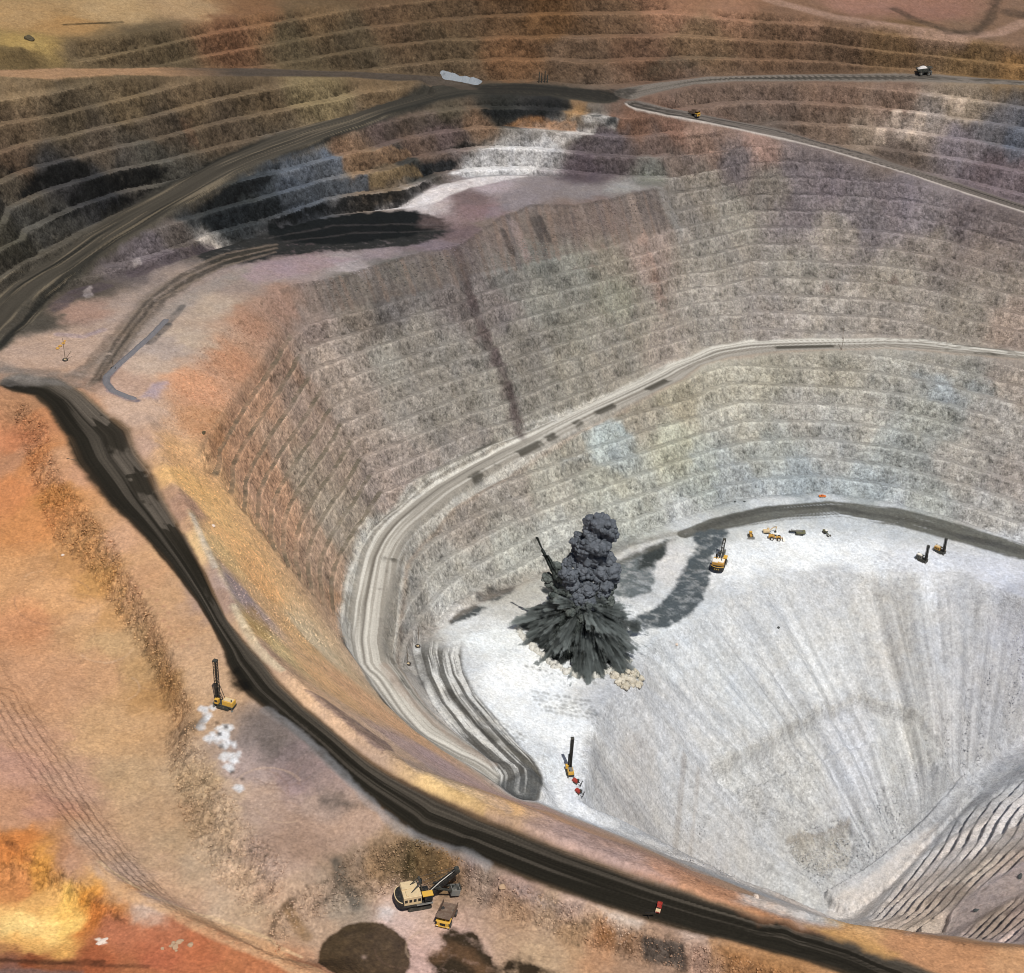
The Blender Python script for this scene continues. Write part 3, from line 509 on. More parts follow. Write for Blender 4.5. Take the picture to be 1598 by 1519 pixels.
def fn_leg(s, t, L):
    c = shade((205, 204, 200), 0.95+0.1*strk(s, t, 30, 9, 51)); D = lin((70, 68, 64))[None, :]*np.ones((len(s), 1)); u = s/L
    m = sstep(.47, .57, strk(s, t, 75, 6, 52)+.06*sstep(.6, .9, u)); c = blend(c, D, m*.85); c = blend(c, D*1.6, sstep(.5, .6, strk(s, t, 30, 14, 53))*.6)
    c = blend(c, D, (np.exp(-((t-.62)/.09)**2)*.5))
    return c, sstep(.02, .16, u+.06*(strk(s, t, 12, 3, 54)-.5))
def fn_track(col, seed, op=.85):
    def fn(s, t, L):
        c = shade(col, 0.75+0.5*strk(s, t, 40, 6, seed)); a = op*sstep(.25, .5, strk(s, t, 60, 5, seed+1)+.25*(1-np.abs(t)))
        return c, a
    return fn
def wear(p):
    # platform below the ring road: dark pit floor, pale and red spoil
    p.blot([(300,385),(400,362),(470,348),(540,338),(600,330),(660,332),(700,345),(705,362),(660,378),(600,388),(520,392),(450,398),(380,412),(330,412)], (46,46,45), 1.3, 4, 5)
    p.blot([(410,350),(480,340),(560,332),(640,330),(690,342),(692,355),(640,368),(560,378),(480,382),(430,372)], (24,27,28), 1.8, 4, 4)
    p.blot([(575,323),(640,306),(690,288),(740,278),(800,273),(830,274),(780,284),(730,294),(690,312),(640,326),(600,328)], (214,205,203), .9, 1.5, 1.6)
    p.blot([(705,318),(712,302),(735,298),(758,308),(765,330),(745,345),(715,338)], (116,92,90), .6, 3, 4)
    p.blot([(660,335),(720,335),(740,350),(700,362),(650,355)], (134,110,108), .4, 4, 4)
    p.blot([(755,345),(765,325),(790,318),(800,326),(775,340)], (122,116,126), .4, 3, 3)
    p.blot([(705,265),(760,228),(850,210),(868,222),(845,246),(836,268),(760,272),(700,271)], (190,186,184), .92, 1.5, 1.6)
    p.blot([(860,214),(900,195),(932,195),(925,208),(880,220)], (180,172,165), .85, 1.5, 1.6)
    p.blot([(905,182),(925,172),(965,186),(960,196),(915,190)], (165,160,155), .8, 1.5, 1.6)
    p.blot([(920,178),(940,176),(936,184),(924,184)], (35,40,42), .9, 1, 1); p.blot([(948,184),(962,180),(962,192),(945,192)], (35,40,42), .9, 1.0, 1.0)
    p.blot([(595,190),(650,178),(700,182),(720,184),(650,196),(600,210)], (52,46,38), .6, 1.5, 1.6)
    p.blot([(780,190),(830,178),(900,186),(900,200),(820,196)], (168,112,52), .6, 1.5, 1.6)
    p.blot([(880,172),(900,162),(920,168),(915,182),(885,184)], (150,112,62), .6, 2, 3)
    p.blot([(985,265),(1020,262),(1040,270),(1038,284),(1000,283),(975,280)], (130,132,116), .5, 2, 4, rock=True)
    p.blot([(300,372),(318,366),(345,378),(340,384),(318,380)], (200,185,170), .8, 1.5, 1.5)
    # black and blue rock in the bench faces
    for q in ([(28,300),(45,272),(90,250),(140,252),(128,278),(60,302)], [(105,310),(150,266),(210,254),(262,260),(240,280),(170,296),(125,312)], [(10,255),(50,236),(60,255),(25,270)], [(150,330),(200,300),(260,276),(300,264),(295,285),(240,312),(190,338)], [(60,330),(110,312),(170,296),(150,320),(80,350)]):
        p.blot(q, (26,26,25), .95, 2, 3, rock=True)
    for q, c in (([(300,300),(345,278),(410,258),(440,250),(430,275),(380,300),(320,325),(298,322)], (24,26,27)), ([(310,345),(360,322),(440,298),(480,288),(500,300),(430,330),(350,352)], (30,34,37)), ([(395,345),(470,318),(545,300),(600,292),(655,282),(672,288),(655,305),(600,325),(520,338),(440,350)], (20,22,23)),
                 ([(440,250),(500,236),(535,232),(535,262),(470,276),(435,275)], (92,97,105)), ([(430,300),(500,282),(575,268),(575,290),(500,304),(440,318)], (74,79,86)), ([(655,255),(690,246),(722,243),(705,262),(660,275)], (34,38,41)), ([(690,230),(722,214),(772,210),(740,224),(702,238)], (36,36,34)), ([(752,172),(790,158),(850,156),(905,160),(882,174),(820,180),(770,184)], (28,30,30)), ([(535,232),(600,225),(640,228),(640,245),(560,258),(535,258)], (128,98,70)), ([(575,270),(650,255),(660,268),(600,282),(578,286)], (116,95,64))):
        p.blot(q, c, .92, 1.5, 2, rock=True)
    for q in ([(195,425),(230,400),(290,385),(330,376),(345,384),(300,400),(250,418),(205,436)], [(75,478),(110,452),(160,440),(180,448),(120,468),(85,490)]): p.blot(q, (84,72,76), .8, 1.5, 3)
    for q in ([(205,400),(218,392),(222,410),(208,416)], [(128,455),(142,446),(146,462),(132,468)]): p.blot(q, (170,155,150), .6, 1, 2)
    p.blot([(280,180),(300,178),(300,192),(310,222),(295,222),(285,200)], (110,80,58), .5, 2, 2)
    for (x, y) in ((1425,205),(1400,175),(1438,178),(1500,158),(1480,150),(1375,205)):
        p.blot([(x-12,y+10),(x-5,y-9),(x+8,y-10),(x+6,y+12)], (196,172,150), .7, 2, 2)
    # roads
    p.road([(a, b) for a, b in RR_U], RR_L, fn_ring); p.road(RA_U, RA_L, fn_grey((122,114,106), (58,55,50), None, 61, .55)); p.road(RC_U[1:], RC_L[1:], fn_rc)
    p.road(RB_U, RB_L, fn_grey((112,104,98), (52,49,45), (186,176,168), 65, .52))
    p.blot([(735,134),(820,131),(900,138),(960,140),(1000,136),(985,150),(940,158),(860,149),(760,147)], (44,42,38), .8, 3, 4)
    p.road(MO, MI, fn_mid)
    p.road([(0,596)]+LB[1:], [(62,596)]+RBE, fn_black)
    # junction and tracks on the upper platform
    p.streak([(-20,566),(20,582),(60,590),(110,588),(150,574),(190,545),(240,505),(300,462),(380,425)], (150,138,128), .6, 7, 4, 3)
    p.streak([(160,590),(205,520),(250,470),(310,430),(380,400)], (62,56,46), .75, 5, 3, 3)
    p.streak([(130,580),(185,520),(235,465),(290,430),(350,405),(420,385)], (74,66,54), .6, 5, 3, 4)
    p.streak([(0,600),(25,604),(52,610)], (38,34,26), .8, 3, 2, 1); p.streak([(0,575),(30,580),(80,582)], (105,98,92), .6, 5, 3, 2)
    p.streak([(70,596),(110,590),(150,600)], (60,56,48), .5, 6, 3, 2)
    p.streak([(165,592),(172,610),(205,624),(214,626)], (92,90,112), .8, 2.2, 1, .8); p.streak([(167,590),(185,570),(205,552)], (92,90,112), .8, 2.2, 1, .8)
    p.streak([(232,535),(262,507)], (70,70,72), .85, 3, 1, 1); p.streak([(262,505),(285,478)], (80,78,78), .7, 2.6, 1, 1)
    p.blot([(222,620),(240,600),(262,596),(255,610),(240,622)], (160,148,170), .6, 3, 3)
    p.streak([(90,522),(130,526),(160,515)], (150,130,145), .6, 2.5, 1.5, 1)
    p.blot([(375,432),(400,412),(460,402),(520,402),(560,405),(520,416),(450,432),(400,442)], (155,128,134), .7, 4, 4)
    for k in range(7):
        o = k*4-12; p.streak([(150+o,596-o*.5),(190+o*1.2,530-o*.3),(236+o*1.2,470-o*.3),(292+o,432+o*.6),(352,406+o*.8),(430,388+o*.5)], (52,48,40) if k % 3 else (150,128,108), .55, 1.3, .9, 2)
    for k in range(8):
        p.streak([(420+k*6,372+k*1.5),(520+k*8,352+k*3),(620+k*6,350+k*3),(690,352+k*2)], (24,25,25) if k % 4 else (100,90,88), .3, 1.2, 1, 2)
    # spoil slope below the rim of the platform, with its own dark crest and run-out streaks
    p.blot([(470,446),(520,437),(589,415),(658,394),(713,388),(740,370),(782,339),(806,329),(830,320),(864,322),(899,322),(950,312),(985,305),(1029,295),(1042,289),(1050,355),(995,374),(933,388),(881,398),(813,412),(744,426),(713,441),(623,460),(578,470),(520,480),(482,490)], (112,99,90), .6, .8, 1.2)
    p.streak([(440,455),(470,445),(520,437),(589,415),(658,394),(713,388),(740,370),(782,339),(830,320),(899,322),(950,312),(1029,295)], (78,68,62), .5, 1.5, 1, 1.2)
    rs_ = random.Random(9)
    for i in range(46):
        x = 480+545*i/45+rs_.uniform(-4, 4); y0 = float(np.interp(x, [470,589,713,782,830,899,985,1042], [446,415,388,338,320,322,304,288]))+2; y1 = float(np.interp(x, [470,578,713,813,933,1050], [490,470,441,412,388,355]))-3
        p.streak([(x,y0),(x+9,(y0+y1)/2),(x+18,y1)], rs_.choice([(88,78,74),(134,108,92),(140,122,112),(96,88,88),(120,96,82)]), .5, rs_.uniform(.7, 2.2), .6, 1)
    p.blot([(0,588),(45,590),(80,594),(125,600),(150,612),(120,606),(80,602),(40,604),(0,600)], (120,113,107), .5, 2, 3)
    # gullies down the big wall
    p.streak([(715,395),(728,440),(745,490),(768,540),(785,580),(800,620),(808,660),(812,675)], (84,70,68), .8, 5, 3, 3)
    for (x, y, w) in ((735,470,14),(755,520,15),(775,560,15),(795,612,15),(800,650,12)):
        p.blot([(x-4,y-20),(x+4,y-20),(x+w,y+8),(x-w,y+8)], (92,78,76), .7, 2, 2)
    p.streak([(590,470),(590,500),(600,495)], (72,68,66), .6, 4, 3, 3)
    for (x, y) in ((785,370),(842,350),(832,352)): p.streak([(x,y-10),(x+8,y+10),(x+14,y+24)], (66,60,58), .8, 2.5, 1, 1)
    p.streak([(800,350),(812,375),(822,400)], (150,128,122), .7, 4, 2, 2)
    p.streak([(985,310),(1000,360),(1010,410),(1025,450),(1035,480)], (160,136,120), .5, 4, 3, 4)
    for (x, y, w) in ((1005,372,9),(1012,400,10),(1022,430,10),(1030,460,10)):
        p.blot([(x,y-14),(x+w,y+6),(x-w,y+6)], (160,128,112), .6, 2, 2)
    p.streak([(1035,300),(1045,330),(1060,355)], (150,146,140), .5, 5, 3, 3)
    for (x, y, w) in ((940,385,8),(925,415,12),(900,415,8),(1395,435,10),(1290,445,9)): p.blot([(x,y-9),(x+w,y+5),(x-w,y+5)], (130,104,92), .6, 2, 2)
    # dark clay drapes on the left wall benches are left by water
    for k in range(9):
        f = k/8.0; a = (330+215*f, 690+260*f)
    # green, blue tints on the second wall
    p.blot([(915,690),(940,668),(970,655),(985,670),(960,690),(935,712),(915,705)], (166,178,176), .5, 3, 5); p.blot([(880,718),(950,700),(975,700),(930,716)], (162,172,174), .45, 3, 3)
    for q in ([(1420,575),(1480,582),(1470,590),(1430,585)], [(1455,605),(1480,598),(1475,618),(1450,620)], [(1500,590),(1560,600),(1550,615),(1510,605)]): p.blot(q, (152,160,162), .45, 2, 4)
    p.blot([(1160,742),(1260,735),(1330,748),(1400,770),(1360,775),(1260,765),(1170,768)], (150,162,168), .4, 4, 6)
    # pit floor: tracks, ash-grey spoil, wheel marks
    p.road([(1075,830),(1120,808),(1200,790),(1300,782),(1400,792),(1500,818),(1598,850),(1700,885)], [(1060,838),(1130,826),(1220,812),(1310,806),(1400,822),(1500,848),(1598,876),(1700,905)], fn_track((92,92,86), 71, .95))
    p.streak([(1090,828),(1140,808),(1200,795),(1290,790),(1340,800)], (70,70,66), .75, 3.2, 2, 2)
    p.streak([(1340,800),(1420,812),(1500,838),(1560,848)], (72,72,68), .7, 3, 2, 2); p.streak([(1500,838),(1560,852),(1598,862)], (74,74,72), .7, 4, 2, 2)
    p.blot([(1078,838),(1110,825),(1145,828),(1130,845),(1112,870),(1106,905),(1100,935),(1075,962),(1040,978),(1005,982),(985,968),(1020,950),(1045,930),(1062,900),(1075,870),(1090,850)], (78,87,92), 1.15, 2, 3)
    p.blot([(948,884),(990,866),(1015,856),(1040,842),(1038,862),(1020,890),(1015,925),(985,935),(960,930),(935,935),(945,905)], (100,108,110), 1.1, 2, 3.5)
    p.blot([(1000,868),(1030,850),(1042,844),(1036,866),(1015,886),(998,888)], (58,64,64), 1.5, 3, 2)
    p.blot([(945,880),(1000,858),(1055,840),(1052,846),(1005,866),(955,888)], (100,98,90), .7, 2, 2)
    p.streak([(950,868),(985,850),(1030,838),(1080,828)], (110,106,96), .6, 2.5, 1.5, 1.5)
    p.blot([(940,880),(950,850),(990,840),(985,850),(955,862)], (90,92,86), .7, 3, 2)
    p.blot([(745,925),(770,915),(805,912),(800,924),(775,938),(750,938)], (80,84,84), 1.3, 2, 3); p.blot([(695,968),(715,955),(740,945),(755,948),(735,965),(705,975)], (74,78,78), 1.3, 2, 3)
    p.streak([(640,1000),(690,965),(745,935),(820,905),(880,885)], (170,150,130), .35, 5, 3, 2)
    p.road([(655,1000)]+IL+[(778,1206),(776,1222)], [(716,975),(712,1010),(722,1045),(742,1080),(766,1110),(790,1140),(815,1170),(838,1195),(853,1222),(846,1246)], fn_leg)
    p.blot([(775,1218),(800,1215),(818,1205),(828,1190),(842,1210),(850,1230),(842,1246),(812,1248),(790,1236)], (82,86,88), .7, 3, 3)
    p.streak([(652,1024),(658,1050),(660,1070)], (80,78,74), .7, 3, 2, 1.5); p.streak([(700,1080),(740,1125),(770,1155)], (62,60,56), .75, 3.2, 1.5, 1.2)
    p.streak([(720,1085),(765,1130),(790,1158),(815,1185),(815,1205),(795,1218)], (66,64,60), .6, 1.6, 1, .8); p.streak([(760,1140),(800,1175),(842,1210)], (100,96,84), .6, 2.2, 1.2, 1)
    p.streak([(600,1040),(625,1075),(655,1105),(700,1145),(735,1170),(768,1192)], (160,138,120), .6, 3, 1.5, 1)
    rng = random.Random(4)
    def dots(pts, nr, nc, col, r, op=.7):
        (x0, y0), (x1, y1), (x2, y2) = pts
        for i in range(nr):
            for j in range(nc):
                a, b = i/max(1, nr-1), j/max(1, nc-1)
                c = plan([(x0+(x1-x0)*b+(x2-x0)*a+rng.uniform(-2, 2), y0+(y1-y0)*b+(y2-y0)*a+rng.uniform(-1.5, 1.5))])[0]
                rr = r*rng.uniform(.7, 1.3); P = np.array([(c[0]+rr*math.cos(q), c[1]+rr*math.sin(q)) for q in np.linspace(0, 6.28, 9)[:-1]])
                p.blot(None, col, op*rng.uniform(.6, 1), .7, .6, world=P)
    dots(((832,1080),(920,1095),(845,1108)), 5, 12, (120,122,120), 1.3); dots(((822,1040),(930,1068),(822,1040)), 1, 12, (130,130,128), 1.3)
    dots(((770,1120),(820,1150),(760,1128)), 3, 8, (130,132,130), 1.1); dots(((740,1085),(772,1122),(732,1090)), 2, 7, (150,150,148), 1.0)
    dots(((1375,862),(1420,882),(1365,880)), 6, 8, (160,162,170), 1.3, .55); dots(((1470,858),(1510,868),(1460,880)), 4, 6, (160,162,172), 1.2, .5)
    dots(((205,908),(285,1010),(222,905)), 2, 11, (165,110,85), 1.1, .55)
    # talus: the scree below the crest is greyer than the dusty floor
    p.blot([(1598,935),(1500,893),(1400,893),(1330,893),(1250,890),(1190,908),(1130,940),(1080,970),(1040,988),(1010,1010),(1003,1045),(985,1075),(950,1092),(930,1120),(922,1170),(915,1215),(905,1250),(960,1300),(1080,1360),(1180,1390),(1290,1380),(1400,1310),(1530,1200),(1598,1140)], (186,186,185), .45, .8, 1.5)
    p.blot([(1470,900),(1598,940),(1598,1140),(1480,1230),(1440,1130),(1450,1000)], (168,168,172), .4, 8, 8)  # right flank darker: shade of its left-facing slope put into the colour
    # talus: run-out fans
    p.blot([(1330,905),(1420,905),(1440,1080),(1380,1075)], (182,178,172), .6, 8, 8); p.blot([(1290,1100),(1345,1095),(1360,1130),(1380,1260),(1320,1300),(1290,1250),(1285,1160)], (180,184,192), .45, 5, 6)
    p.blot([(1070,985),(1120,1000),(1220,1120),(1180,1150),(1100,1060)], (190,196,200), .35, 8, 8); p.blot([(990,1080),(1040,1090),(1130,1230),(1100,1290),(1020,1180)], (186,188,192), .3, 8, 8)
    p.streak([(1110,1190),(1160,1172),(1220,1140),(1300,1100),(1345,1088),(1400,1100),(1440,1122)], (172,166,152), .4, 1.5, 1.5, 3)
    p.blot([(1232,1312),(1278,1300),(1325,1280),(1330,1330),(1320,1355),(1280,1365)], (176,168,152), .5, 2, 4); p.streak([(1230,1312),(1278,1302),(1325,1280)], (140,130,116), .6, 1.2, 1, 1.5)
    p.streak([(1068,1180),(1062,1250),(1055,1330)], (148,138,128), .5, 2, 1, 1); p.streak([(1090,1200),(1082,1290),(1080,1350)], (160,150,140), .4, 1.5, 1, 1)
    # lower right: road and pale ramp
    p.blot([(1150,1408),(1195,1400),(1250,1412),(1300,1402),(1345,1378),(1400,1334),(1440,1300),(1462,1288),(1450,1322),(1395,1382),(1340,1436),(1250,1446)], (206,196,188), .8, 3, 2)
    p.blot([(1416,1458),(1495,1413),(1547,1379),(1598,1348),(1700,1280),(1710,1318),(1598,1389),(1530,1430),(1471,1461)], (182,160,150), .7, 3, 2)
    # waste on the left: fills, berms, purple clay
    p.streak([(300,800),(312,835),(330,866),(350,900),(370,935),(392,970)], (196,170,120), .6, 2.5, 1.5, 1.5); p.streak([(300,803),(318,845),(336,885)], (205,190,170), .7, 1.5, 1, 1)
    p.blot([(345,890),(365,905),(388,925),(400,945),(390,955),(368,935),(352,910)], (150,132,140), .75, 2, 2)
    p.blot([(372,955),(395,945),(425,985),(420,1005),(395,995)], (190,145,60), .6, 3, 3); p.streak([(365,945),(380,975),(398,1005),(415,1025),(440,1045)], (214,192,150), .75, 2, 1.2, 1)
    p.blot([(476,1078),(505,1090),(545,1118),(580,1144),(604,1158),(618,1176),(596,1174),(562,1150),(525,1118),(490,1092)], (122,100,97), .75, 1.2, 2)
    p.blot([(620,1180),(680,1200),(740,1230),(800,1262),(790,1268),(720,1236),(650,1205)], (168,148,142), .5, 2, 3)
    p.blot([(700,1228),(725,1238),(755,1256),(752,1265),(725,1258),(695,1238)], (200,158,90), .7, 2, 3)
    p.blot([(810,1255),(900,1300),(1000,1345),(1060,1380),(1000,1365),(900,1325),(820,1290)], (176,146,138), .6, 3, 3)
    p.streak([(1060,1362),(1120,1392),(1200,1428),(1300,1452)], (186,120,66), .6, 4, 3, 3); p.blot([(1260,1445),(1320,1458),(1400,1490),(1380,1492),(1300,1462)], (205,150,70), .8, 3, 3)
    p.streak([(415,1108),(450,1130),(490,1165),(530,1205),(570,1245),(620,1290),(700,1325),(760,1350)], (150,148,150), .55, 2.0, 1.2, 1.5)
    rw = random.Random(6)
    for i in range(34):
        u = rw.random(); x = 322+50*u+rw.gauss(0, 9); y = 1120+75*u+rw.gauss(0, 13); r = rw.uniform(3, 9)
        p.blot([(x-r,y),(x-r*.4,y-r*.6),(x+r*.7,y-r*.5),(x+r,y+r*.3),(x+r*.2,y+r*.8)], (222,222,224), .85, 1.0, 1.5)
    p.blot([(372,1110),(410,1110),(455,1145),(490,1185),(520,1230),(510,1250),(470,1225),(420,1190),(390,1165),(390,1140)], (104,92,86), .6, 8, 7)
    p.blot([(500,1250),(530,1238),(565,1258),(545,1265),(520,1262)], (60,56,50), .7, 4, 4); p.blot([(280,1145),(300,1125),(318,1118),(312,1135),(290,1150)], (80,66,52), .7, 3, 3)
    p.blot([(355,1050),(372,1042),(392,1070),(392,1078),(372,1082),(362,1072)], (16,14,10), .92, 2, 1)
    for (x, y) in ((342,1146),(345,1165),(362,1205),(378,1216),(352,1135),(338,1128)): p.blot([(x-3,y-2),(x+3,y-3),(x+4,y+2),(x-2,y+3)], (60,50,42), .8, .8, .5)
    # dug face streaks, wet circles of sprayed water
    for (x, y, c) in ((630,1325,(70,58,30)),(645,1328,(96,78,36)),(612,1330,(110,86,48)),(660,1330,(120,84,34)),(690,1342,(120,90,36)),(676,1335,(96,72,34))):
        p.streak([(x,y),(x+1,y+22),(x+4,y+45)], c, .75, 2.6, 1.6, 2)
    p.streak([(524,1345),(534,1375),(550,1400),(556,1412)], (62,66,62), .75, 2.6, 1.8, 2); p.streak([(450,1420),(462,1440),(478,1462)], (140,100,40), .7, 2.5, 1.6, 1.2)
    p.streak([(422,1462),(430,1430),(458,1404)], (84,62,40), .7, 1.5, 1, 1.2)
    for i in range(14): p.streak([(1004+i*4.6,1466+i*.9),(1008+i*4.6,1494+i)], (70,62,56) if i % 2 else (104,90,78), .8, .9, .6, .5)
    p.blot([(1002,1463),(1068,1472),(1066,1500),(1010,1492)], (88,78,70), .55, 1.5, 1.5)
    for q in ([(1120,1480),(1200,1500),(1260,1525),(1150,1530)], [(935,1438),(990,1458),(985,1475),(940,1465)]): p.blot(q, (150,96,34), .65, 3, 4)
    p.blot([(800,1385),(850,1402),(910,1412),(905,1425),(840,1420)], (165,150,150), .5, 3, 3); p.blot([(935,1415),(965,1428),(1000,1440),(995,1446),(950,1434)], (206,186,170), .7, 2, 2)
    p.blot([(590,1418),(605,1412),(622,1420),(608,1436),(590,1432)], (212,200,196), .7, 3, 3)
    c0 = plan([(568,1494)])[0]; d = np.hypot(p.x-c0[0], p.y-c0[1])
    k = np.where(d < 26)[0]; ang = np.arctan2(p.y[k]-c0[1], p.x[k]-c0[0]); rr = d[k]
    st = 0.6+0.45*fbm2(rr/1.6, ang*2, 3, 91)+0.2*fbm2(rr/6, ang*9, 2, 92)
    p.mix(k, (1-sstep(16.8, 18.2, rr+1.3*p.warp[k]))*(.94-.5*np.exp(-(rr/.9)**2)), shade((66,52,33), np.clip(.2+1.15*st, .25, 2.0)))
    for q in ([(690,1460),(705,1448),(730,1452),(755,1475),(770,1500),(775,1530),(690,1530),(676,1510)], [(785,1505),(800,1492),(840,1500),(870,1525),(780,1530)]): p.blot(q, (58,45,29), 1.25, 2, 4)
    p.streak([(680,1495),(700,1480),(730,1490),(755,1520)], (140,95,50), .5, 3, 2, 2)
    # tan strip of road in the corner, red earth, dark track along the bottom edge
    p.blot([(150,1343),(180,1370),(225,1398),(300,1425),(380,1455),(440,1485),(500,1515),(520,1530),(470,1530),(420,1500),(360,1478),(300,1452),(258,1425),(215,1412),(175,1395)], (216,165,112), .85, 1.2, 1.2)
    p.streak([(155,1345),(210,1382),(260,1408),(330,1432),(400,1458),(470,1494)], (228,186,128), .7, .8, .5, .5)
    p.streak([(-10,1498),(60,1502),(130,1503),(160,1502)], (74,38,14), .8, 1.3, .8, 1); p.streak([(145,1507),(230,1508)], (90,46,20), .7, .9, .6, .8)
    p.blot([(-10,1512),(60,1512),(130,1516),(140,1530),(-10,1530)], (120,92,82), .8, 1, 1)
    p.blot([(148,1466),(155,1464),(168,1472),(158,1474)], (250,235,215), .9, .5, .4)
    for (x, y) in ((20,1318),(48,1342),(150,1400),(178,1425),(190,1436)): p.streak([(x-8,y-3),(x,y+2),(x+7,y+6)], (110,60,20), .6, 1, .6, 1.5)
    ra = random.Random(21)
    for i in range(40):
        cx, cy = ra.choice([(150,1000),(120,940),(200,1080),(430,1200),(470,1240),(640,1450),(380,1370),(100,900)]); cx += ra.uniform(-60, 60); cy += ra.uniform(-40, 40); r = ra.uniform(15, 60); a0 = ra.uniform(0, 6.28); a1 = a0+ra.uniform(.6, 2.2)
        p.streak([(cx+r*math.cos(a0+(a1-a0)*k/7), cy+.7*r*math.sin(a0+(a1-a0)*k/7)) for k in range(8)], ra.choice([(120,88,66),(224,182,140),(140,104,80)]), .28, .5, .3, .4)
    # far corner road, top right
    p.streak([(1200,0),(1260,16),(1350,34),(1430,46),(1500,58),(1560,52),(1598,35)], (172,132,108), .7, 6, 3, 2)
    p.streak([(1395,14),(1430,32),(1480,50),(1520,52),(1545,30),(1555,0)], (66,54,42), .75, 5, 3, 3); p.streak([(1575,20),(1600,24)], (60,50,40), .7, 7, 4, 3)
    p.streak([(100,39),(140,37),(190,35)], (40,34,20), .9, 1.6, 1, .6); p.blot([(1040,80),(1100,78),(1150,84),(1100,95),(1040,110),(1000,115)], (84,74,58), .6, 5, 4)
    p.blot([(1040,118),(1100,108),(1060,122),(960,130)], (44,42,36), .6, 4, 3)
# ------------------------------------------------------------------ materials
def node_mat(name, rough=0.9, spec=0.2):
    m = bpy.data.materials.new(name); m.use_nodes = True; b = m.node_tree.nodes['Principled BSDF']
    b.inputs['Roughness'].default_value = rough; b.inputs['Specular IOR Level'].default_value = spec
    return m, m.node_tree.nodes, m.node_tree.links, b
def ground_material():
    m, N, L, b = node_mat('ground_rock', 0.95, 0.1)
    at_ = N.new('ShaderNodeAttribute'); at_.attribute_name = 'albedo'
    geo = N.new('ShaderNodeNewGeometry')
    n1 = N.new('ShaderNodeTexNoise'); n1.inputs['Scale'].default_value = 0.9; n1.inputs['Detail'].default_value = 6; n1.inputs['Roughness'].default_value = .72
    n2 = N.new('ShaderNodeTexVoronoi'); n2.inputs['Scale'].default_value = 0.55
    L.new(geo.outputs['Position'], n1.inputs['Vector']); L.new(geo.outputs['Position'], n2.inputs['Vector'])
    gr = N.new('ShaderNodeAttribute'); gr.attribute_name = 'grit'
    n2.inputs['Scale'].default_value = .85
    n3 = N.new('ShaderNodeTexVoronoi'); n3.inputs['Scale'].default_value = .33; L.new(geo.outputs['Position'], n3.inputs['Vector'])
    def math_(op, a, b_=None, c=None):
        q = N.new('ShaderNodeMath'); q.operation = op
        for k, v in enumerate((a, b_, c)):
            if v is None: continue
            if isinstance(v, (int, float)): q.inputs[k].default_value = v
            else: L.new(v, q.inputs[k])
        return q.outputs[0]
    s2 = N.new('ShaderNodeSeparateColor'); L.new(n2.outputs['Color'], s2.inputs[0])
    s3 = N.new('ShaderNodeSeparateColor'); L.new(n3.outputs['Color'], s3.inputs[0])
    stone = math_('ADD', math_('MULTIPLY_ADD', s2.outputs[0], .42, -.21), math_('MULTIPLY_ADD', s3.outputs[1], .26, -.13))
    stone = math_('MULTIPLY', stone, gr.outputs['Fac'])
    fine = math_('MULTIPLY_ADD', n1.outputs['Fac'], .85, .575)
    fac = math_('MAXIMUM', math_('ADD', fine, stone), .12)
    mx = N.new('ShaderNodeVectorMath'); mx.operation = 'SCALE'
    L.new(at_.outputs['Color'], mx.inputs[0]); L.new(fac, mx.inputs['Scale']); L.new(mx.outputs[0], b.inputs['Base Color'])
    bp = N.new('ShaderNodeBump'); bp.inputs['Distance'].default_value = 1.0
    L.new(math_('MULTIPLY_ADD', gr.outputs['Fac'], .55, .25), bp.inputs['Strength'])
    L.new(math_('ADD', math_('MULTIPLY', n1.outputs['Fac'], .8), math_('ADD', math_('MULTIPLY', n2.outputs['Distance'], -.5), math_('MULTIPLY', s3.outputs[1], .35))), bp.inputs['Height'])
    L.new(bp.outputs[0], b.inputs['Normal'])
    return m
ALB = 0.86
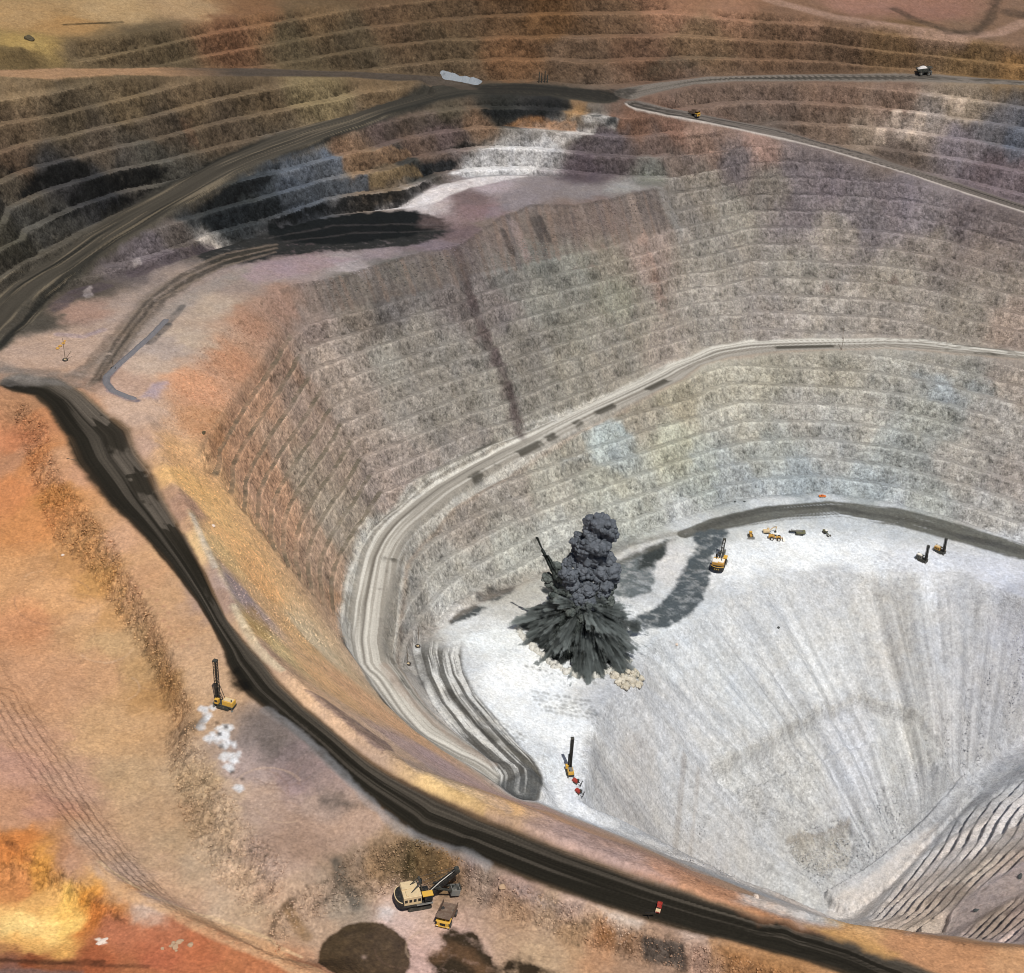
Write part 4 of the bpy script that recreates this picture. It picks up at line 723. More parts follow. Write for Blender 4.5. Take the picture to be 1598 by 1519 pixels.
def ground(ncol, nrow):
    az, R = build_ground(ncol, nrow)
    X = (np.sin(az)[:, None]*R); Y = (np.cos(az)[:, None]*R); n, mm = X.shape
    x = X.ravel(); y = Y.ravel(); z, face, tone = terrain(x, y)
    sl = bil(SLOPE, x, y); steep = sstep(.15, .7, sl).astype(np.float32)
    road = np.zeros(len(x), np.float32)
    for A, B in ((LB, RBE), (MO, MI), (RR_U, RR_L), (RA_U, RA_L), (RB_U, RB_L)):
        Pp = plan(A+B[::-1]); lo = Pp.min(0)-6; hi = Pp.max(0)+6; k = np.where((x > lo[0]) & (x < hi[0]) & (y > lo[1]) & (y < hi[1]))[0]
        road[k] = np.maximum(road[k], 1-sstep(-1, 3, sdist(Pp, x[k].astype(np.float32), y[k].astype(np.float32))))
    ZWv = bil(ZW, x, y).astype(np.float32); TMv = bil(TM, x, y).astype(np.float32)
    crag = bil(CRAG, x, y).astype(np.float32)*(1-road)
    rough = (0.22+0.9*steep*(0.35+face))*(1-road)
    hard = np.clip(np.maximum(face*ZWv, crag), 0, 1)
    kh = np.where(hard+steep > .05)[0]; wa = np.ones(len(x), np.float32); wr = np.full(len(x), .5, np.float32); wb = wa.copy(); wq = wr.copy()
    qx = x[kh]+1.5*fbm2(x[kh]/5, y[kh]/5, 2, 26); qy = y[kh]+1.5*fbm2(x[kh]/5, y[kh]/5, 2, 27)
    wa[kh], wr[kh] = worley(qx/5.2, qy/5.2, z[kh]/4.2, 3); wb[kh], wq[kh] = worley(qx/2.1, qy/2.1, z[kh]/2.0, 7)
    z = z+rough*(0.55*fbm2(x/5, y/5, 4, 15)+0.28*fbm2(x/1.9, y/1.9, 2, 17))*(.6+.4*ZWv)
    z = z+hard*(1-road)*(.7*(wr-.5)+.35*(wq-.5)-.45*(1-sstep(0, .12, wa))-.25*(1-sstep(0, .14, wb)))
    z = z+(1-road)*(0.22*np.abs(fbm2(x/1.6, y/1.6, 2, 16)))+(1-road)*TMv*(0.6*fbm2(x/4, y/4, 3, 19)+.35*sstep(.1, .5, fbm2(x/60, y/60, 2, 20))*fbm2(x/1.5, y/1.5, 2, 21))
    an0 = np.arctan2(x-300, y-690); z = z+TMv*(3.2*noise2(an0*7, np.hypot(x-300, y-690)/260, 28)+2.6*noise2(an0*24, np.hypot(x-300, y-690)/150, 24)+.6*noise2(an0*80, np.hypot(x-300, y-690)/90, 25))
    z = z+crag*(2.2*(0.5-np.abs(fbm2(x/9, y/9, 3, 22)))-.9+1.3*(0.4-np.abs(fbm2(x/3, y/3, 3, 23))))
    col = base_colour(x, y, z)
    LW = plan([(305,708),(350,643),(416,556),(450,514),(482,579),(527,648),(578,737),(625,795),(580,860),(550,930),(538,975),(478,918),(406,830)])
    k = np.where((x > LW[:, 0].min()) & (x < LW[:, 0].max()) & (y > LW[:, 1].min()) & (y < LW[:, 1].max()))[0]
    ml = (1-sstep(-3, 3, sdist(LW, x[k].astype(np.float32), y[k].astype(np.float32))))*(1-face[k])*np.clip(.75+.6*fbm2(x[k]/7, y[k]/7, 3, 56), 0, 1)
    col[k] = col[k]*(1-.8*ml[:, None])+lin((104, 97, 82))*(.8*ml[:, None])
    p = Paint(x, y, z, col, face); wear(p); col = p.c
    # weathering inside each soil: bands of strata on faces, dust on flats, rubble grain; tone adds painted crest light and toe shade
    g = 1+0.13*fbm2(x/14, y/14, 5, 61, .65)+0.16*fbm2(x/2.4, y/2.4, 3, 62, .7)+.14*noise3(x/1.0, y/1.0, z/1.0, 60)
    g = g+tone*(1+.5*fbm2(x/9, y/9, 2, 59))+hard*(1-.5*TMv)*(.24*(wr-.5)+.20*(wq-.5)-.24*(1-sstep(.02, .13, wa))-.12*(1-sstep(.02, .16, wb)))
    sf = (1-road)*np.clip(.35+.65*hard+.35*steep*(1-ZWv), 0, 1)*(1-.6*TMv)
    spk = noise2(x/.9, y/.9, 65); g = g-sf*0.26*sstep(.45, .8, spk)+(1-road)*.16*sstep(.5, .85, -spk)
    blk = noise3(x/3.5, y/3.5, z/2.5, 58); g = g-sf*steep*(.24*sstep(.35, .6, blk))
    pt = fbm2(x/13, y/13, 4, 54, .6); sc_ = noise3(x/9, y/9, z/7, 55)
    g = g+face*ZWv*(.16*sstep(.12, .2, pt)-.15*sstep(.1, .2, -pt)+.12*sstep(.25, .35, sc_))
    an = np.arctan2(x-300, y-690); rd = np.hypot(x-300, y-690)
    g = g*(1+TMv*(.11*noise2(an*8, rd/260, 49)+.12*noise2(an*34+.6*fbm2(x/12, y/12, 2, 57), rd/120, 68)+.10*noise2(an*95, rd/80, 69)+.08*noise2(an*240, rd/60, 70)))
    g = 1+(g-1)*(1-.75*road)
    hue = .6*fbm2(x/11, y/11, 5, 71, .7)*(1-road)
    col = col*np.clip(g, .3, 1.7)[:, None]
    col = col*np.stack([1+.06*hue, np.ones_like(hue), 1-.10*hue], 1)
    col = np.clip(col*ALB, .004, .92).astype(np.float32)
    me = bpy.data.meshes.new('ground'); V = np.stack([x, y, z], 1).astype(np.float32)
    i = np.arange(n*mm).reshape(n, mm)
    Fq = np.stack([i[:-1, :-1], i[1:, :-1], i[1:, 1:], i[:-1, 1:]], -1).reshape(-1, 4)[:, ::-1]
    me.vertices.add(len(V)); me.vertices.foreach_set('co', V.ravel())
    me.loops.add(Fq.size); me.loops.foreach_set('vertex_index', np.ascontiguousarray(Fq.ravel()).astype(np.int32))
    me.polygons.add(len(Fq)); me.polygons.foreach_set('loop_start', np.arange(0, Fq.size, 4, dtype=np.int32))
    grit = np.clip((.28+.55*np.maximum(face*ZWv, crag)+(.35-.2*TMv)*steep)*(1-.8*road), 0, 1).astype(np.float32)
    ag = me.attributes.new('grit', 'FLOAT', 'POINT'); ag.data.foreach_set('value', grit)
    a = me.attributes.new('albedo', 'FLOAT_COLOR', 'POINT')
    a.data.foreach_set('color', np.concatenate([col, np.ones((len(col), 1), np.float32)], 1).ravel())
    me.update()
    me.materials.append(ground_material())
    o = bpy.data.objects.new('ground', me); scene.collection.objects.link(o); o['kind'] = 'structure'
    return o
QUAL = float(os.environ.get('TQ', '1.2'))
GROUND = ground(int(1400*QUAL), int(1300*QUAL))
# ------------------------------------------------------------------ things: helpers
def paint_mat(name, col, rough=0.55, dirt=(0.30, 0.24, 0.18), amt=0.35, metal=0.0, scale=.8):
    m, N, L, b = node_mat(name, rough, 0.35); b.inputs['Metallic'].default_value = metal
    tc = N.new('ShaderNodeTexCoord'); n = N.new('ShaderNodeTexNoise'); n.inputs['Scale'].default_value = scale; n.inputs['Detail'].default_value = 5
    r = N.new('ShaderNodeValToRGB'); r.color_ramp.elements[0].position = .48; r.color_ramp.elements[1].position = .72
    r.color_ramp.elements[0].color = (0, 0, 0, 1); r.color_ramp.elements[1].color = (amt, amt, amt, 1)
    mx = N.new('ShaderNodeMix'); mx.data_type = 'RGBA'; mx.inputs[6].default_value = (*col, 1); mx.inputs[7].default_value = (*dirt, 1)
    L.new(tc.outputs['Object'], n.inputs['Vector']); L.new(n.outputs['Fac'], r.inputs[0]); L.new(r.outputs[0], mx.inputs[0]); L.new(mx.outputs[2], b.inputs['Base Color'])
    return m
M = dict(
 yellow=paint_mat('yellow_paint', (.62, .36, .05)), ochre=paint_mat('ochre_paint', (.50, .27, .05)), tan=paint_mat('tan_paint', (.60, .46, .27)),
 white=paint_mat('white_paint', (.78, .74, .66), amt=.2), black=paint_mat('black_steel', (.015, .015, .014), .6, amt=.12), dark=paint_mat('dark_steel', (.035, .037, .032), .6, amt=.2),
 grey=paint_mat('grey_steel', (.16, .16, .15), .6), olive=paint_mat('olive_paint', (.13, .13, .07), .6), red=paint_mat('red_paint', (.30, .03, .02), amt=.2),
 orange=paint_mat('orange_paint', (.62, .16, .03), amt=.15), rubber=paint_mat('tyre_rubber', (.025, .024, .023), .85, amt=.4), rust=paint_mat('worn_tray_steel', (.13, .085, .06), .7),
 glass=paint_mat('window_glass', (.02, .025, .03), .08, amt=.05), wood=paint_mat('weathered_pole', (.10, .07, .045), .8), pale=paint_mat('pale_load', (.55, .52, .50), .95))
class MB:
    def __init__(s): s.v = []; s.f = []
    def add(s, v, f):
        o = len(s.v); s.v += [tuple(p) for p in v]; s.f += [tuple(o+i for i in q) for q in f]; return s
    def box(s, c, d, ry=0, rz=0, top=(1, 1), shift=0):
        v = []
        for z in (-.5, .5):
            k = top if z > 0 else (1, 1)
            for x, y in ((-.5, -.5), (.5, -.5), (.5, .5), (-.5, .5)):
                v.append(Vector((x*d[0]*k[0]+(shift if z > 0 else 0), y*d[1]*k[1], z*d[2])))
        R = Matrix.Rotation(rz, 3, 'Z') @ Matrix.Rotation(ry, 3, 'Y')
        return s.add([R @ p + Vector(c) for p in v], [(0, 3, 2, 1), (4, 5, 6, 7), (0, 1, 5, 4), (1, 2, 6, 5), (2, 3, 7, 6), (3, 0, 4, 7)])
    def tube(s, p, q, r, r2=None, n=8, cap=True):
        p = Vector(p); q = Vector(q); d = (q-p).normalized(); r2 = r if r2 is None else r2
        a = d.orthogonal().normalized(); b = d.cross(a)
        v = [p+(a*math.cos(t)+b*math.sin(t))*r for t in [2*math.pi*i/n for i in range(n)]]+[q+(a*math.cos(t)+b*math.sin(t))*r2 for t in [2*math.pi*i/n for i in range(n)]]
        f = [(i, (i+1) % n, n+(i+1) % n, n+i) for i in range(n)]
        if cap: f += [tuple(range(n))[::-1], tuple(range(n, 2*n))]
        return s.add(v, f)
    def prism(s, prof, y0, y1):
        n = len(prof)
        v = [(x, y0, z) for x, z in prof]+[(x, y1, z) for x, z in prof]
        return s.add(v, [tuple(range(n)), tuple(range(2*n-1, n-1, -1))]+[(i, n+i, n+(i+1) % n, (i+1) % n) for i in range(n)])
    def ring(s, c, R, r, n=20, m=8, ax='z'):
        v = []
        for i in range(n):
            a = 2*math.pi*i/n
            for j in range(m):
                b = 2*math.pi*j/m; q = (R+r*math.cos(b)); p = (q*math.cos(a), q*math.sin(a), r*math.sin(b))
                if ax == 'y': p = (p[0], p[2], p[1])
                v.append((c[0]+p[0], c[1]+p[1], c[2]+p[2]))
        return s.add(v, [(i*m+j, ((i+1) % n)*m+j, ((i+1) % n)*m+(j+1) % m, i*m+(j+1) % m) for i in range(n) for j in range(m)])
    def build(s, name, mat, parent=None, bevel=0):
        me = bpy.data.meshes.new(name); me.from_pydata(s.v, [], s.f); me.materials.append(mat)
        bm = bmesh.new(); bm.from_mesh(me); bmesh.ops.recalc_face_normals(bm, faces=bm.faces)
        if bevel: bmesh.ops.bevel(bm, geom=[e for e in bm.edges if e.calc_face_angle(0) > .6], offset=bevel, segments=1, affect='EDGES', clamp_overlap=True)
        bm.to_mesh(me); bm.free()
        o = bpy.data.objects.new(name, me); scene.collection.objects.link(o)
        if parent: o.parent = parent
        return o
GV = np.empty(len(GROUND.data.vertices)*3, np.float32); GROUND.data.vertices.foreach_get('co', GV); GV = GV.reshape(-1, 3)
def level(x, y, r=2.0):
    d = (GV[:, 0]-x)**2+(GV[:, 1]-y)**2; k = d < r*r
    return float(np.median(GV[k, 2])) if k.any() else float(GV[d.argmin(), 2])
TER = lambda x, y: terrain(x, y)[0]
def spot(px, py, r=2.0):
    p = pick([px], [py])[0]; return Vector((p[0], p[1], level(p[0], p[1], r)))
def tag(o, label, cat, group=None):
    o['label'] = label; o['category'] = cat
    if group: o['group'] = group
    return o
def thing(name, px, py, head, label, cat, group=None, r=2.0, sink=.1):
    o = bpy.data.objects.new(name, None); scene.collection.objects.link(o); p = spot(px, py, r); o.location = p-Vector((0, 0, sink))
    o.rotation_euler = (0, 0, math.radians(head)); o.empty_display_size = 2
    return tag(o, label, cat, group)
def tracks(t, L, W, w, h, mat='dark'):
    for s in (-1, 1):
        prof = [(-L/2+h*.3, 0), (L/2-h*.3, 0), (L/2, h*.45), (L/2-h*.35, h), (-L/2+h*.35, h), (-L/2, h*.45)]
        tr = MB().prism(prof, s*(W/2)-w/2, s*(W/2)+w/2)
        n = int(L/.9)
        for i in range(n): tr.box((-L/2+h*.5+(L-h)*i/(n-1), s*W/2, h+.04), (.35, w*.98, .12))
        tr.build('crawler_track', M[mat], t)
def wheel(t, x, y, r, w, rim='grey'):
    o = MB().tube((x, y-w/2, r), (x, y+w/2, r), r, n=20).ring((x, y, r), r*.86, w*.28, 20, 6, 'y').build('wheel', M['rubber'], t)
    MB().tube((x, y-w*.53, r), (x, y+w*.53, r), r*.48, n=14).build('rim', M[rim], o)
    return o
def windows(parent, c, d, **k): return MB().box(c, d, **k).build('window', M['glass'], parent)
# ------------------------------------------------------------------ rope shovel
def rope_shovel(px, py, head, label, roof, rear, sc=1.0):
    t = thing('rope_shovel', px, py, head, label, 'excavator', 'rope shovels loading rock', r=4); t.scale = (sc,)*3
    tracks(t, 10.5, 7.2, 2.0, 2.2)
    MB().tube((0, 0, 1.4), (0, 0, 3.2), 3.3, n=24).box((0, 0, 1.3), (5.5, 5.6, 1.2)).build('turntable', M['black'], t)
    MB().box((-1.2, 0, 3.7), (13.0, 10.2, .8)).build('deck', M['black'], t, .08)
    h = MB().box((-3.2, 0, 6.4), (7.8, 9.0, 4.6)).build('machinery_house', M[rear], t, .12)
    MB().box((-4.4, 2.2, 9.05), (5.0, 4.2, .7)).box((-2.6, -2.0, 8.85), (4.6, 4.4, .3)).box((-5.2, -2.0, 8.95), (1.0, 3.4, .5)).build('roof', M[roof], h, .06)
    for i in range(4): MB().box((-6.0+i*1.9, -4.53, 6.5), (1.2, .1, 1.5)).build('louvre', M['black'], h)
    # curved counterweight with walkway and hand rail
    pr = [(-7.0, -5.1)]+[(-7.0-3.0*math.cos(a), 5.1*math.sin(a)) for a in np.linspace(-1.35, 1.35, 13)]+[(-7.0, 5.1)]
    n = len(pr); cw = MB().add([(x, y, 3.0) for x, y in pr]+[(x, y, 6.4) for x, y in pr], [tuple(range(n))[::-1], tuple(range(n, 2*n))]+[(i, (i+1) % n, n+(i+1) % n, n+i) for i in range(n)]).build('counterweight', M['black'], t)
    rl = MB()
    for a, b_ in zip(pr[1:-1], pr[2:-1]): rl.tube((a[0]*1.005, a[1]*1.01, 6.6), (b_[0]*1.005, b_[1]*1.01, 6.6), .22, n=6)
    rl.build('guard_rail', M['tan' if rear != 'ochre' else 'yellow'], cw)
    if rear == 'ochre':
        for y in (-1.4, 0, 1.4): MB().box((-10.02, y, 4.7), (.12, .7, .7)).build('plate', M['yellow'], cw)
    c = MB().box((3.6, -4.0, 6.9), (3.4, 2.6, 3.2)).build('operator_cab', M['black'], t, .08)
    MB().box((3.3, -4.0, 8.75), (4.6, 3.0, .45)).build('cab_roof', M['yellow'], c, .05)
    windows(c, (5.33, -4.0, 7.3), (.08, 2.2, 1.6)); windows(c, (3.8, -5.33, 7.3), (2.4, .08, 1.5))
    MB().box((1.8, -5.6, 4.6), (7.0, .9, .2)).box((0.5, -5.9, 5.3), (5.0, .08, .1)).build('walkway', M['grey'], t)
    g = MB()
    for s in (-1, 1):
        g.tube((2.4, 2.2*s, 4), (.6, 1.5*s, 13.5), .28); g.tube((-3.6, 2.2*s, 8.5), (.6, 1.5*s, 13.5), .22)
    g.tube((.6, -1.7, 13.5), (.6, 1.7, 13.5), .5).build('gantry', M['dark'], t)
    MB().tube((1.6, 2.6, 8.6), (1.6, 2.6, 11.0), .9, .75, n=12).build('exhaust_stack', M['black'], t)
    b = MB()
    for s in (-1, 1):
        b.prism([(4.6, 3.6), (5.6, 3.3), (17.6, 14.6), (17.2, 15.6), (16.2, 15.4), (9.5, 9.9), (5.2, 5.6)], s*.95-.28, s*.95+.28)
    for q in (0.1, .35, .6, .85): b.box((5.4+11.2*q, 0, 4.6+10.2*q), (.8, 2.0, .6), ry=-.74)
    bo = b.build('boom', M['black'], t, .05)
    MB().prism([(5.2, 5.75), (9.5, 10.05), (16.0, 15.5), (15.7, 15.6), (9.2, 10.2), (5.0, 5.9)], -.35, -.15).build('hand_rail', M['white'], bo)
    MB().tube((17.0, -1.2, 15.4), (17.0, 1.2, 15.4), 1.15, n=18).build('sheave', M['dark'], bo)
    hd = MB()
    for s in (-1, 1): hd.box((11.6, s*1.55, 6.6), (10.0, .5, .9), ry=.42)
    hd.tube((9.0, -2.0, 8.0), (9.0, 2.0, 8.0), .8, n=12).build('dipper_handle', M['dark'], t)
    d = MB()
    for s in (-1, 1): d.prism([(14.4, 2.6), (17.8, 1.9), (18.4, 5.0), (15.0, 5.6)], s*1.9-.15, s*1.9+.15)
    d.prism([(14.4, 2.6), (15.0, 5.6), (14.7, 5.7), (14.1, 2.7)], -2, 2).prism([(14.4, 2.5), (17.8, 1.8), (17.85, 2.1), (14.45, 2.8)], -2, 2).prism([(17.8, 1.9), (18.4, 5.0), (18.1, 5.0), (17.5, 2.0)], -2, 2)
    dp = d.build('bucket', M['grey'], t)
    te = MB()
    for y in (-1.6, -.8, 0, .8, 1.6): te.box((18.6, y, 5.3), (.5, .35, .9), ry=.2)
    te.build('teeth', M['dark'], dp)
    r = MB()
    for s in (-1, 1):
        r.tube((17.0, s*.9, 16.4), (.8, s*1.4, 13.8), .09, n=5); r.tube((17.8, s*.6, 15.2), (16.6, s*.9, 5.6), .08, n=5); r.tube((16.4, s*.5, 16.2), (2.0, s*.8, 8.6), .08, n=5)
    r.build('hoist_rope', M['black'], t)
    return t
def haul_truck(px, py, head, label, body='yellow', load=None, group='haul trucks on the roads'):
    t = thing('haul_truck', px, py, head, label, 'truck', group, r=3)
    for y in (-2.75, 2.75): wheel(t, 4.0, y, 1.65, 1.25)
    for y in (-2.85, 2.85): wheel(t, -3.0, y, 1.7, 2.0)
    MB().box((.3, 0, 2.2), (11.0, 2.2, 1.1)).box((-3.0, 0, 1.7), (1.4, 4.0, 1.0)).build('chassis', M['dark'], t)
    f = MB().box((5.4, 0, 3.0), (2.2, 5.4, 1.9)).box((6.3, 0, 1.6), (.7, 6.4, .7)).box((4.6, 0, 4.05), (3.6, 6.6, .25)).build('front_deck', M[body], t, .06)
    MB().box((6.53, 0, 2.9), (.1, 2.6, 1.4)).build('grille', M['black'], f)
    for y in (-2.4, 2.4): MB().box((6.66, y, 1.7), (.08, .7, .35)).build('headlight', M['white'], f)
    c = MB().box((4.4, 1.9, 5.2), (2.0, 2.1, 2.0)).build('cab', M[body], t, .06)
    windows(c, (5.43, 1.9, 5.4), (.08, 1.8, 1.1)); windows(c, (4.4, 2.98, 5.4), (1.5, .08, 1.0))
    tr = MB()
    side = [(-6.2, 3.5), (-6.4, 5.4), (2.6, 6.9), (2.9, 6.3), (2.5, 3.4), (-1.5, 2.9)]
    for s in (-1, 1): tr.prism(side, s*3.4-.13, s*3.4+.13)
    tr.prism([(-6.2, 3.5), (-1.5, 2.9), (2.5, 3.4), (2.5, 3.65), (-1.5, 3.15), (-6.2, 3.75)], -3.4, 3.4).prism([(2.5, 3.4), (2.9, 6.4), (2.7, 6.6), (2.2, 3.5)], -3.4, 3.4)
    tr.prism([(2.6, 6.45), (6.6, 6.75), (6.6, 6.95), (2.6, 6.75)], -3.4, 3.4)
    for x in (-4.5, -2.2, 0): tr.box((x, -3.6, 4.6), (.35, .3, 2.2)); tr.box((x, 3.6, 4.6), (.35, .3, 2.2))
    ty = tr.build('dump_tray', M['rust' if load is None else 'dark'], t, .03)
    if load:
        rnd = random.Random(7); v = []; N = 14; K = 9
        for i in range(N+1):
            for j in range(K+1):
                u, w = i/N, j/K; e = (1-abs(2*u-1)**2.2)*(1-abs(2*w-1)**2.2)
                v.append((-5.8+8.2*u, -3.2+6.4*w, 5.0+1.2*u+2.2*e+rnd.uniform(-.15, .15)))
        MB().add(v, [(i*(K+1)+j, (i+1)*(K+1)+j, (i+1)*(K+1)+j+1, i*(K+1)+j+1) for i in range(N) for j in range(K)]).build('rock_load', M[load], ty)
    return t
def drill_rig(px, py, head, mast_h, label, body, deck='grey', lean=0.0, L=9.0, group='blasthole drill rigs'):
    t = thing('drill_rig', px, py, head, label, 'drill rig', group, r=2.5)
    tracks(t, L*.62, 3.6, 1.0, 1.3)
    MB().box((0, 0, 1.75), (L, 3.8, .6)).build('deck', M['dark'], t)
    hs = MB().box((-L*.22, 0, 3.2), (L*.52, 3.2, 2.4)).build('machinery_house', M[body], t, .08)
    MB().box((-L*.22, 0, 4.5), (L*.44, 2.3, .3)).build('roof', M[deck], hs)
    for i in range(3): MB().box((-L*.38+i*L*.15, -1.63, 3.2), (L*.1, .08, 1.3)).build('vent', M['black'], hs)
    MB().tube((-L*.40, .8, 4.4), (-L*.40, .8, 5.6), .25).build('exhaust_stack', M['black'], t)
    c = MB().box((L*.30, 1.35, 3.4), (1.9, 1.7, 2.4)).build('cab', M[body], t, .06)
    windows(c, (L*.30+.98, 1.35, 3.8), (.06, 1.4, 1.1)); windows(c, (L*.30, 2.22, 3.8), (1.5, .06, 1.1))
    m = MB(); mx, my, w = L*.36, -.5, .75; ln = math.tan(lean)
    def P(z, a, b): return (mx+a*w-ln*(z-2), my+b*w, z)
    for a in (-1, 1):
        for b_ in (-1, 1): m.tube(P(1.6, a, b_), P(mast_h, a, b_), .17, n=5)
    n = int(mast_h/1.7)
    for i in range(n):
        z0 = 2+(mast_h-2)*i/n; z1 = 2+(mast_h-2)*(i+1)/n
        for p, q in (((-1, -1), (1, -1)), ((1, -1), (1, 1)), ((1, 1), (-1, 1)), ((-1, 1), (-1, -1))):
            m.tube(P(z0, *p), P(z1, *q), .09, n=4, cap=False); m.tube(P(z1, *p), P(z1, *q), .08, n=4, cap=False)
    ms = m.build('mast', M['black'], t)
    MB().tube(P(2, 0, 0), P(mast_h*.97, 0, 0), .42, n=8).build('drill_pipe', M['dark'], ms)
    MB().box(P(mast_h+.1, 0, 0), (1.9, 1.9, .7)).build('crown', M['dark'], ms)
    MB().box(P(mast_h*.34, 0, 1.3), (1.0, .9, mast_h*.3)).build('pipe_rack', M['black'], ms)
    MB().tube((0, -.9, 3.5), P(mast_h*.45, -1, -1), .14).tube((0, .4, 3.5), P(mast_h*.45, -1, 1), .14).build('mast_strut', M['dark'], t)
    for x in (-L*.46, L*.46):
        for y in (-1.7, 1.7): MB().tube((x, y, .1), (x, y, 2.2), .22).tube((x, y, 0), (x, y, .25), .55).build('levelling_jack', M['grey'], t)
    MB().box((L*.36, -.5, .9), (2.2, 2.6, 1.4)).build('dust_skirt', M['black'], t)
    return t
def bulldozer(px, py, head, label):
    t = thing('bulldozer', px, py, head, label, 'bulldozer'); tracks(t, 4.8, 3.0, .8, 1.4)
    MB().box((.9, 0, 2.0), (3.0, 1.7, 1.5)).build('engine_hood', M['ochre'], t, .06)
    c = MB().box((-1.1, 0, 2.6), (1.7, 2.0, 2.1)).build('cab', M['ochre'], t, .06); windows(c, (-.22, 0, 3.0), (.06, 1.6, .9)); windows(c, (-1.1, -1.03, 3.0), (1.2, .06, .9)); MB().box((-1.1, 0, 3.75), (2.0, 2.3, .18)).build('roof', M['yellow'], c)
    MB().prism([(3.3, .2), (3.7, .2), (3.45, 1.0), (3.75, 1.9), (3.4, 1.9), (3.1, 1.0)], -2.6, 2.6).build('blade', M['grey'], t)
    for y in (-1.8, 1.8): MB().box((1.9, y, .8), (3.0, .25, .3)).build('push_arm', M['ochre'], t)
    MB().tube((1.2, .5, 2.7), (1.2, .5, 3.9), .12).build('exhaust_stack', M['black'], t); MB().box((-2.9, 0, 1.1), (.7, .5, 1.6)).build('ripper', M['dark'], t)
def excavator(px, py, head, label, mat='tan'):
    t = thing('hydraulic_excavator', px, py, head, label, 'excavator'); tracks(t, 4.6, 2.8, .7, 1.0)
    MB().box((-.6, 0, 2.0), (4.2, 2.9, 1.5)).prism([(-3.3, 1.3), (-2.6, 1.3), (-2.6, 2.7), (-3.1, 2.7)], -1.4, 1.4).build('house', M[mat], t, .1)
    c = MB().box((.8, .95, 3.0), (1.6, 1.0, 1.6)).build('cab', M[mat], t, .05); windows(c, (1.62, .95, 3.2), (.06, .8, 1.0)); windows(c, (.8, 1.47, 3.2), (1.2, .06, .9))
    MB().prism([(1.2, 2.0), (1.5, 1.7), (4.4, 4.6), (6.6, 4.9), (6.5, 5.4), (4.2, 5.2)], -.35, .15).build('boom', M[mat], t)
    MB().prism([(6.2, 5.5), (6.9, 5.4), (6.4, 1.9), (6.0, 1.9)], -.3, .1).build('stick', M[mat], t)
    MB().prism([(5.9, 2.1), (6.6, 2.1), (6.9, .9), (6.2, .3), (5.5, .8)], -.7, .5).build('bucket', M['dark'], t)
    MB().tube((1.8, -.1, 2.2), (3.6, -.1, 4.0), .13).tube((4.2, -.1, 5.3), (6.4, -.1, 5.7), .12).build('hydraulic_ram', M['grey'], t)
def wheel_loader(px, py, head, label):
    t = thing('wheel_loader', px, py, head, label, 'loader')
    for x in (-2.6, 2.4):
        for y in (-1.9, 1.9): wheel(t, x, y, 1.35, 1.0, 'white')
    MB().box((-2.9, 0, 2.7), (4.6, 2.4, 1.6)).box((-4.9, 0, 2.3), (.7, 2.8, 1.4)).build('rear_body', M['ochre'], t, .08)
    MB().box((1.6, 0, 2.1), (3.4, 1.9, 1.1)).build('front_frame', M['ochre'], t, .06)
    c = MB().box((-.3, 0, 3.9), (1.7, 1.9, 1.8)).build('cab', M['yellow'], t, .05); windows(c, (.57, 0, 4.0), (.06, 1.6, 1.2)); windows(c, (-.3, -.97, 4.0), (1.3, .06, 1.1)); MB().box((-.3, 0, 4.9), (2.0, 2.2, .18)).build('roof', M['white'], c)
    for y in (-.9, .9): MB().prism([(2.0, 2.9), (2.4, 2.6), (5.6, 1.0), (5.4, 1.5)], y-.18, y+.18).build('lift_arm', M['ochre'], t)
    MB().prism([(5.2, .4), (7.0, .15), (7.1, .35), (5.7, .9), (5.6, 1.9), (5.2, 2.0)], -2.2, 2.2).build('bucket', M['white'], t)
    MB().tube((-2.6, .6, 3.5), (-2.6, .6, 4.3), .14).build('exhaust_stack', M['black'], t)
def flat_rig(px, py, head, label):
    t = thing('tracked_drill', px, py, head, label, 'drill rig'); tracks(t, 6.0, 3.2, .9, 1.2)
    MB().box((-.6, 0, 2.2), (6.0, 3.2, 1.6)).prism([(-4.6, 1.5), (-3.6, 1.5), (-3.6, 2.9), (-4.3, 2.9)], -1.5, 1.5).build('body', M['olive'], t, .08)
    c = MB().box((-3.0, .9, 3.6), (1.6, 1.3, 1.6)).build('cab', M['olive'], t, .05); windows(c, (-2.18, .9, 3.8), (.06, 1.0, 1.0))
    MB().box((2.6, -1.1, 1.3), (9.0, .7, .7)).box((7.3, -1.1, 1.3), (.5, 1.0, 1.0)).build('feed_beam', M['dark'], t)
    MB().box((2.0, .8, 3.4), (8.0, .8, .8)).box((6.2, .8, 3.4), (.6, 1.1, 1.1)).build('lowered_mast', M['grey'], t)
def grader(px, py, head, label):
    t = thing('motor_grader', px, py, head, label, 'grader')
    for x in (-2.6, -1.0, 3.6):
        for y in (-1.1, 1.1): wheel(t, x, y, .75, .5, 'grey')
    MB().box((-2.2, 0, 1.9), (2.8, 1.5, 1.2)).build('engine_hood', M['olive'], t, .05)
    c = MB().box((-.1, 0, 2.4), (1.5, 1.5, 1.8)).build('cab', M['olive'], t, .05); windows(c, (.68, 0, 2.6), (.06, 1.2, 1.1)); windows(c, (-.1, .77, 2.6), (1.1, .06, 1.0)); MB().box((-.1, 0, 3.4), (1.8, 1.8, .15)).build('roof', M['white'], c)
    MB().prism([(.6, 1.5), (.6, 1.9), (3.8, 1.7), (4.6, 1.3), (4.6, 1.0), (3.6, 1.3)], -.25, .25).build('frame_beam', M['olive'], t)
    MB().box((1.5, 0, .55), (.25, 3.6, .7), rz=.5).build('blade', M['grey'], t)
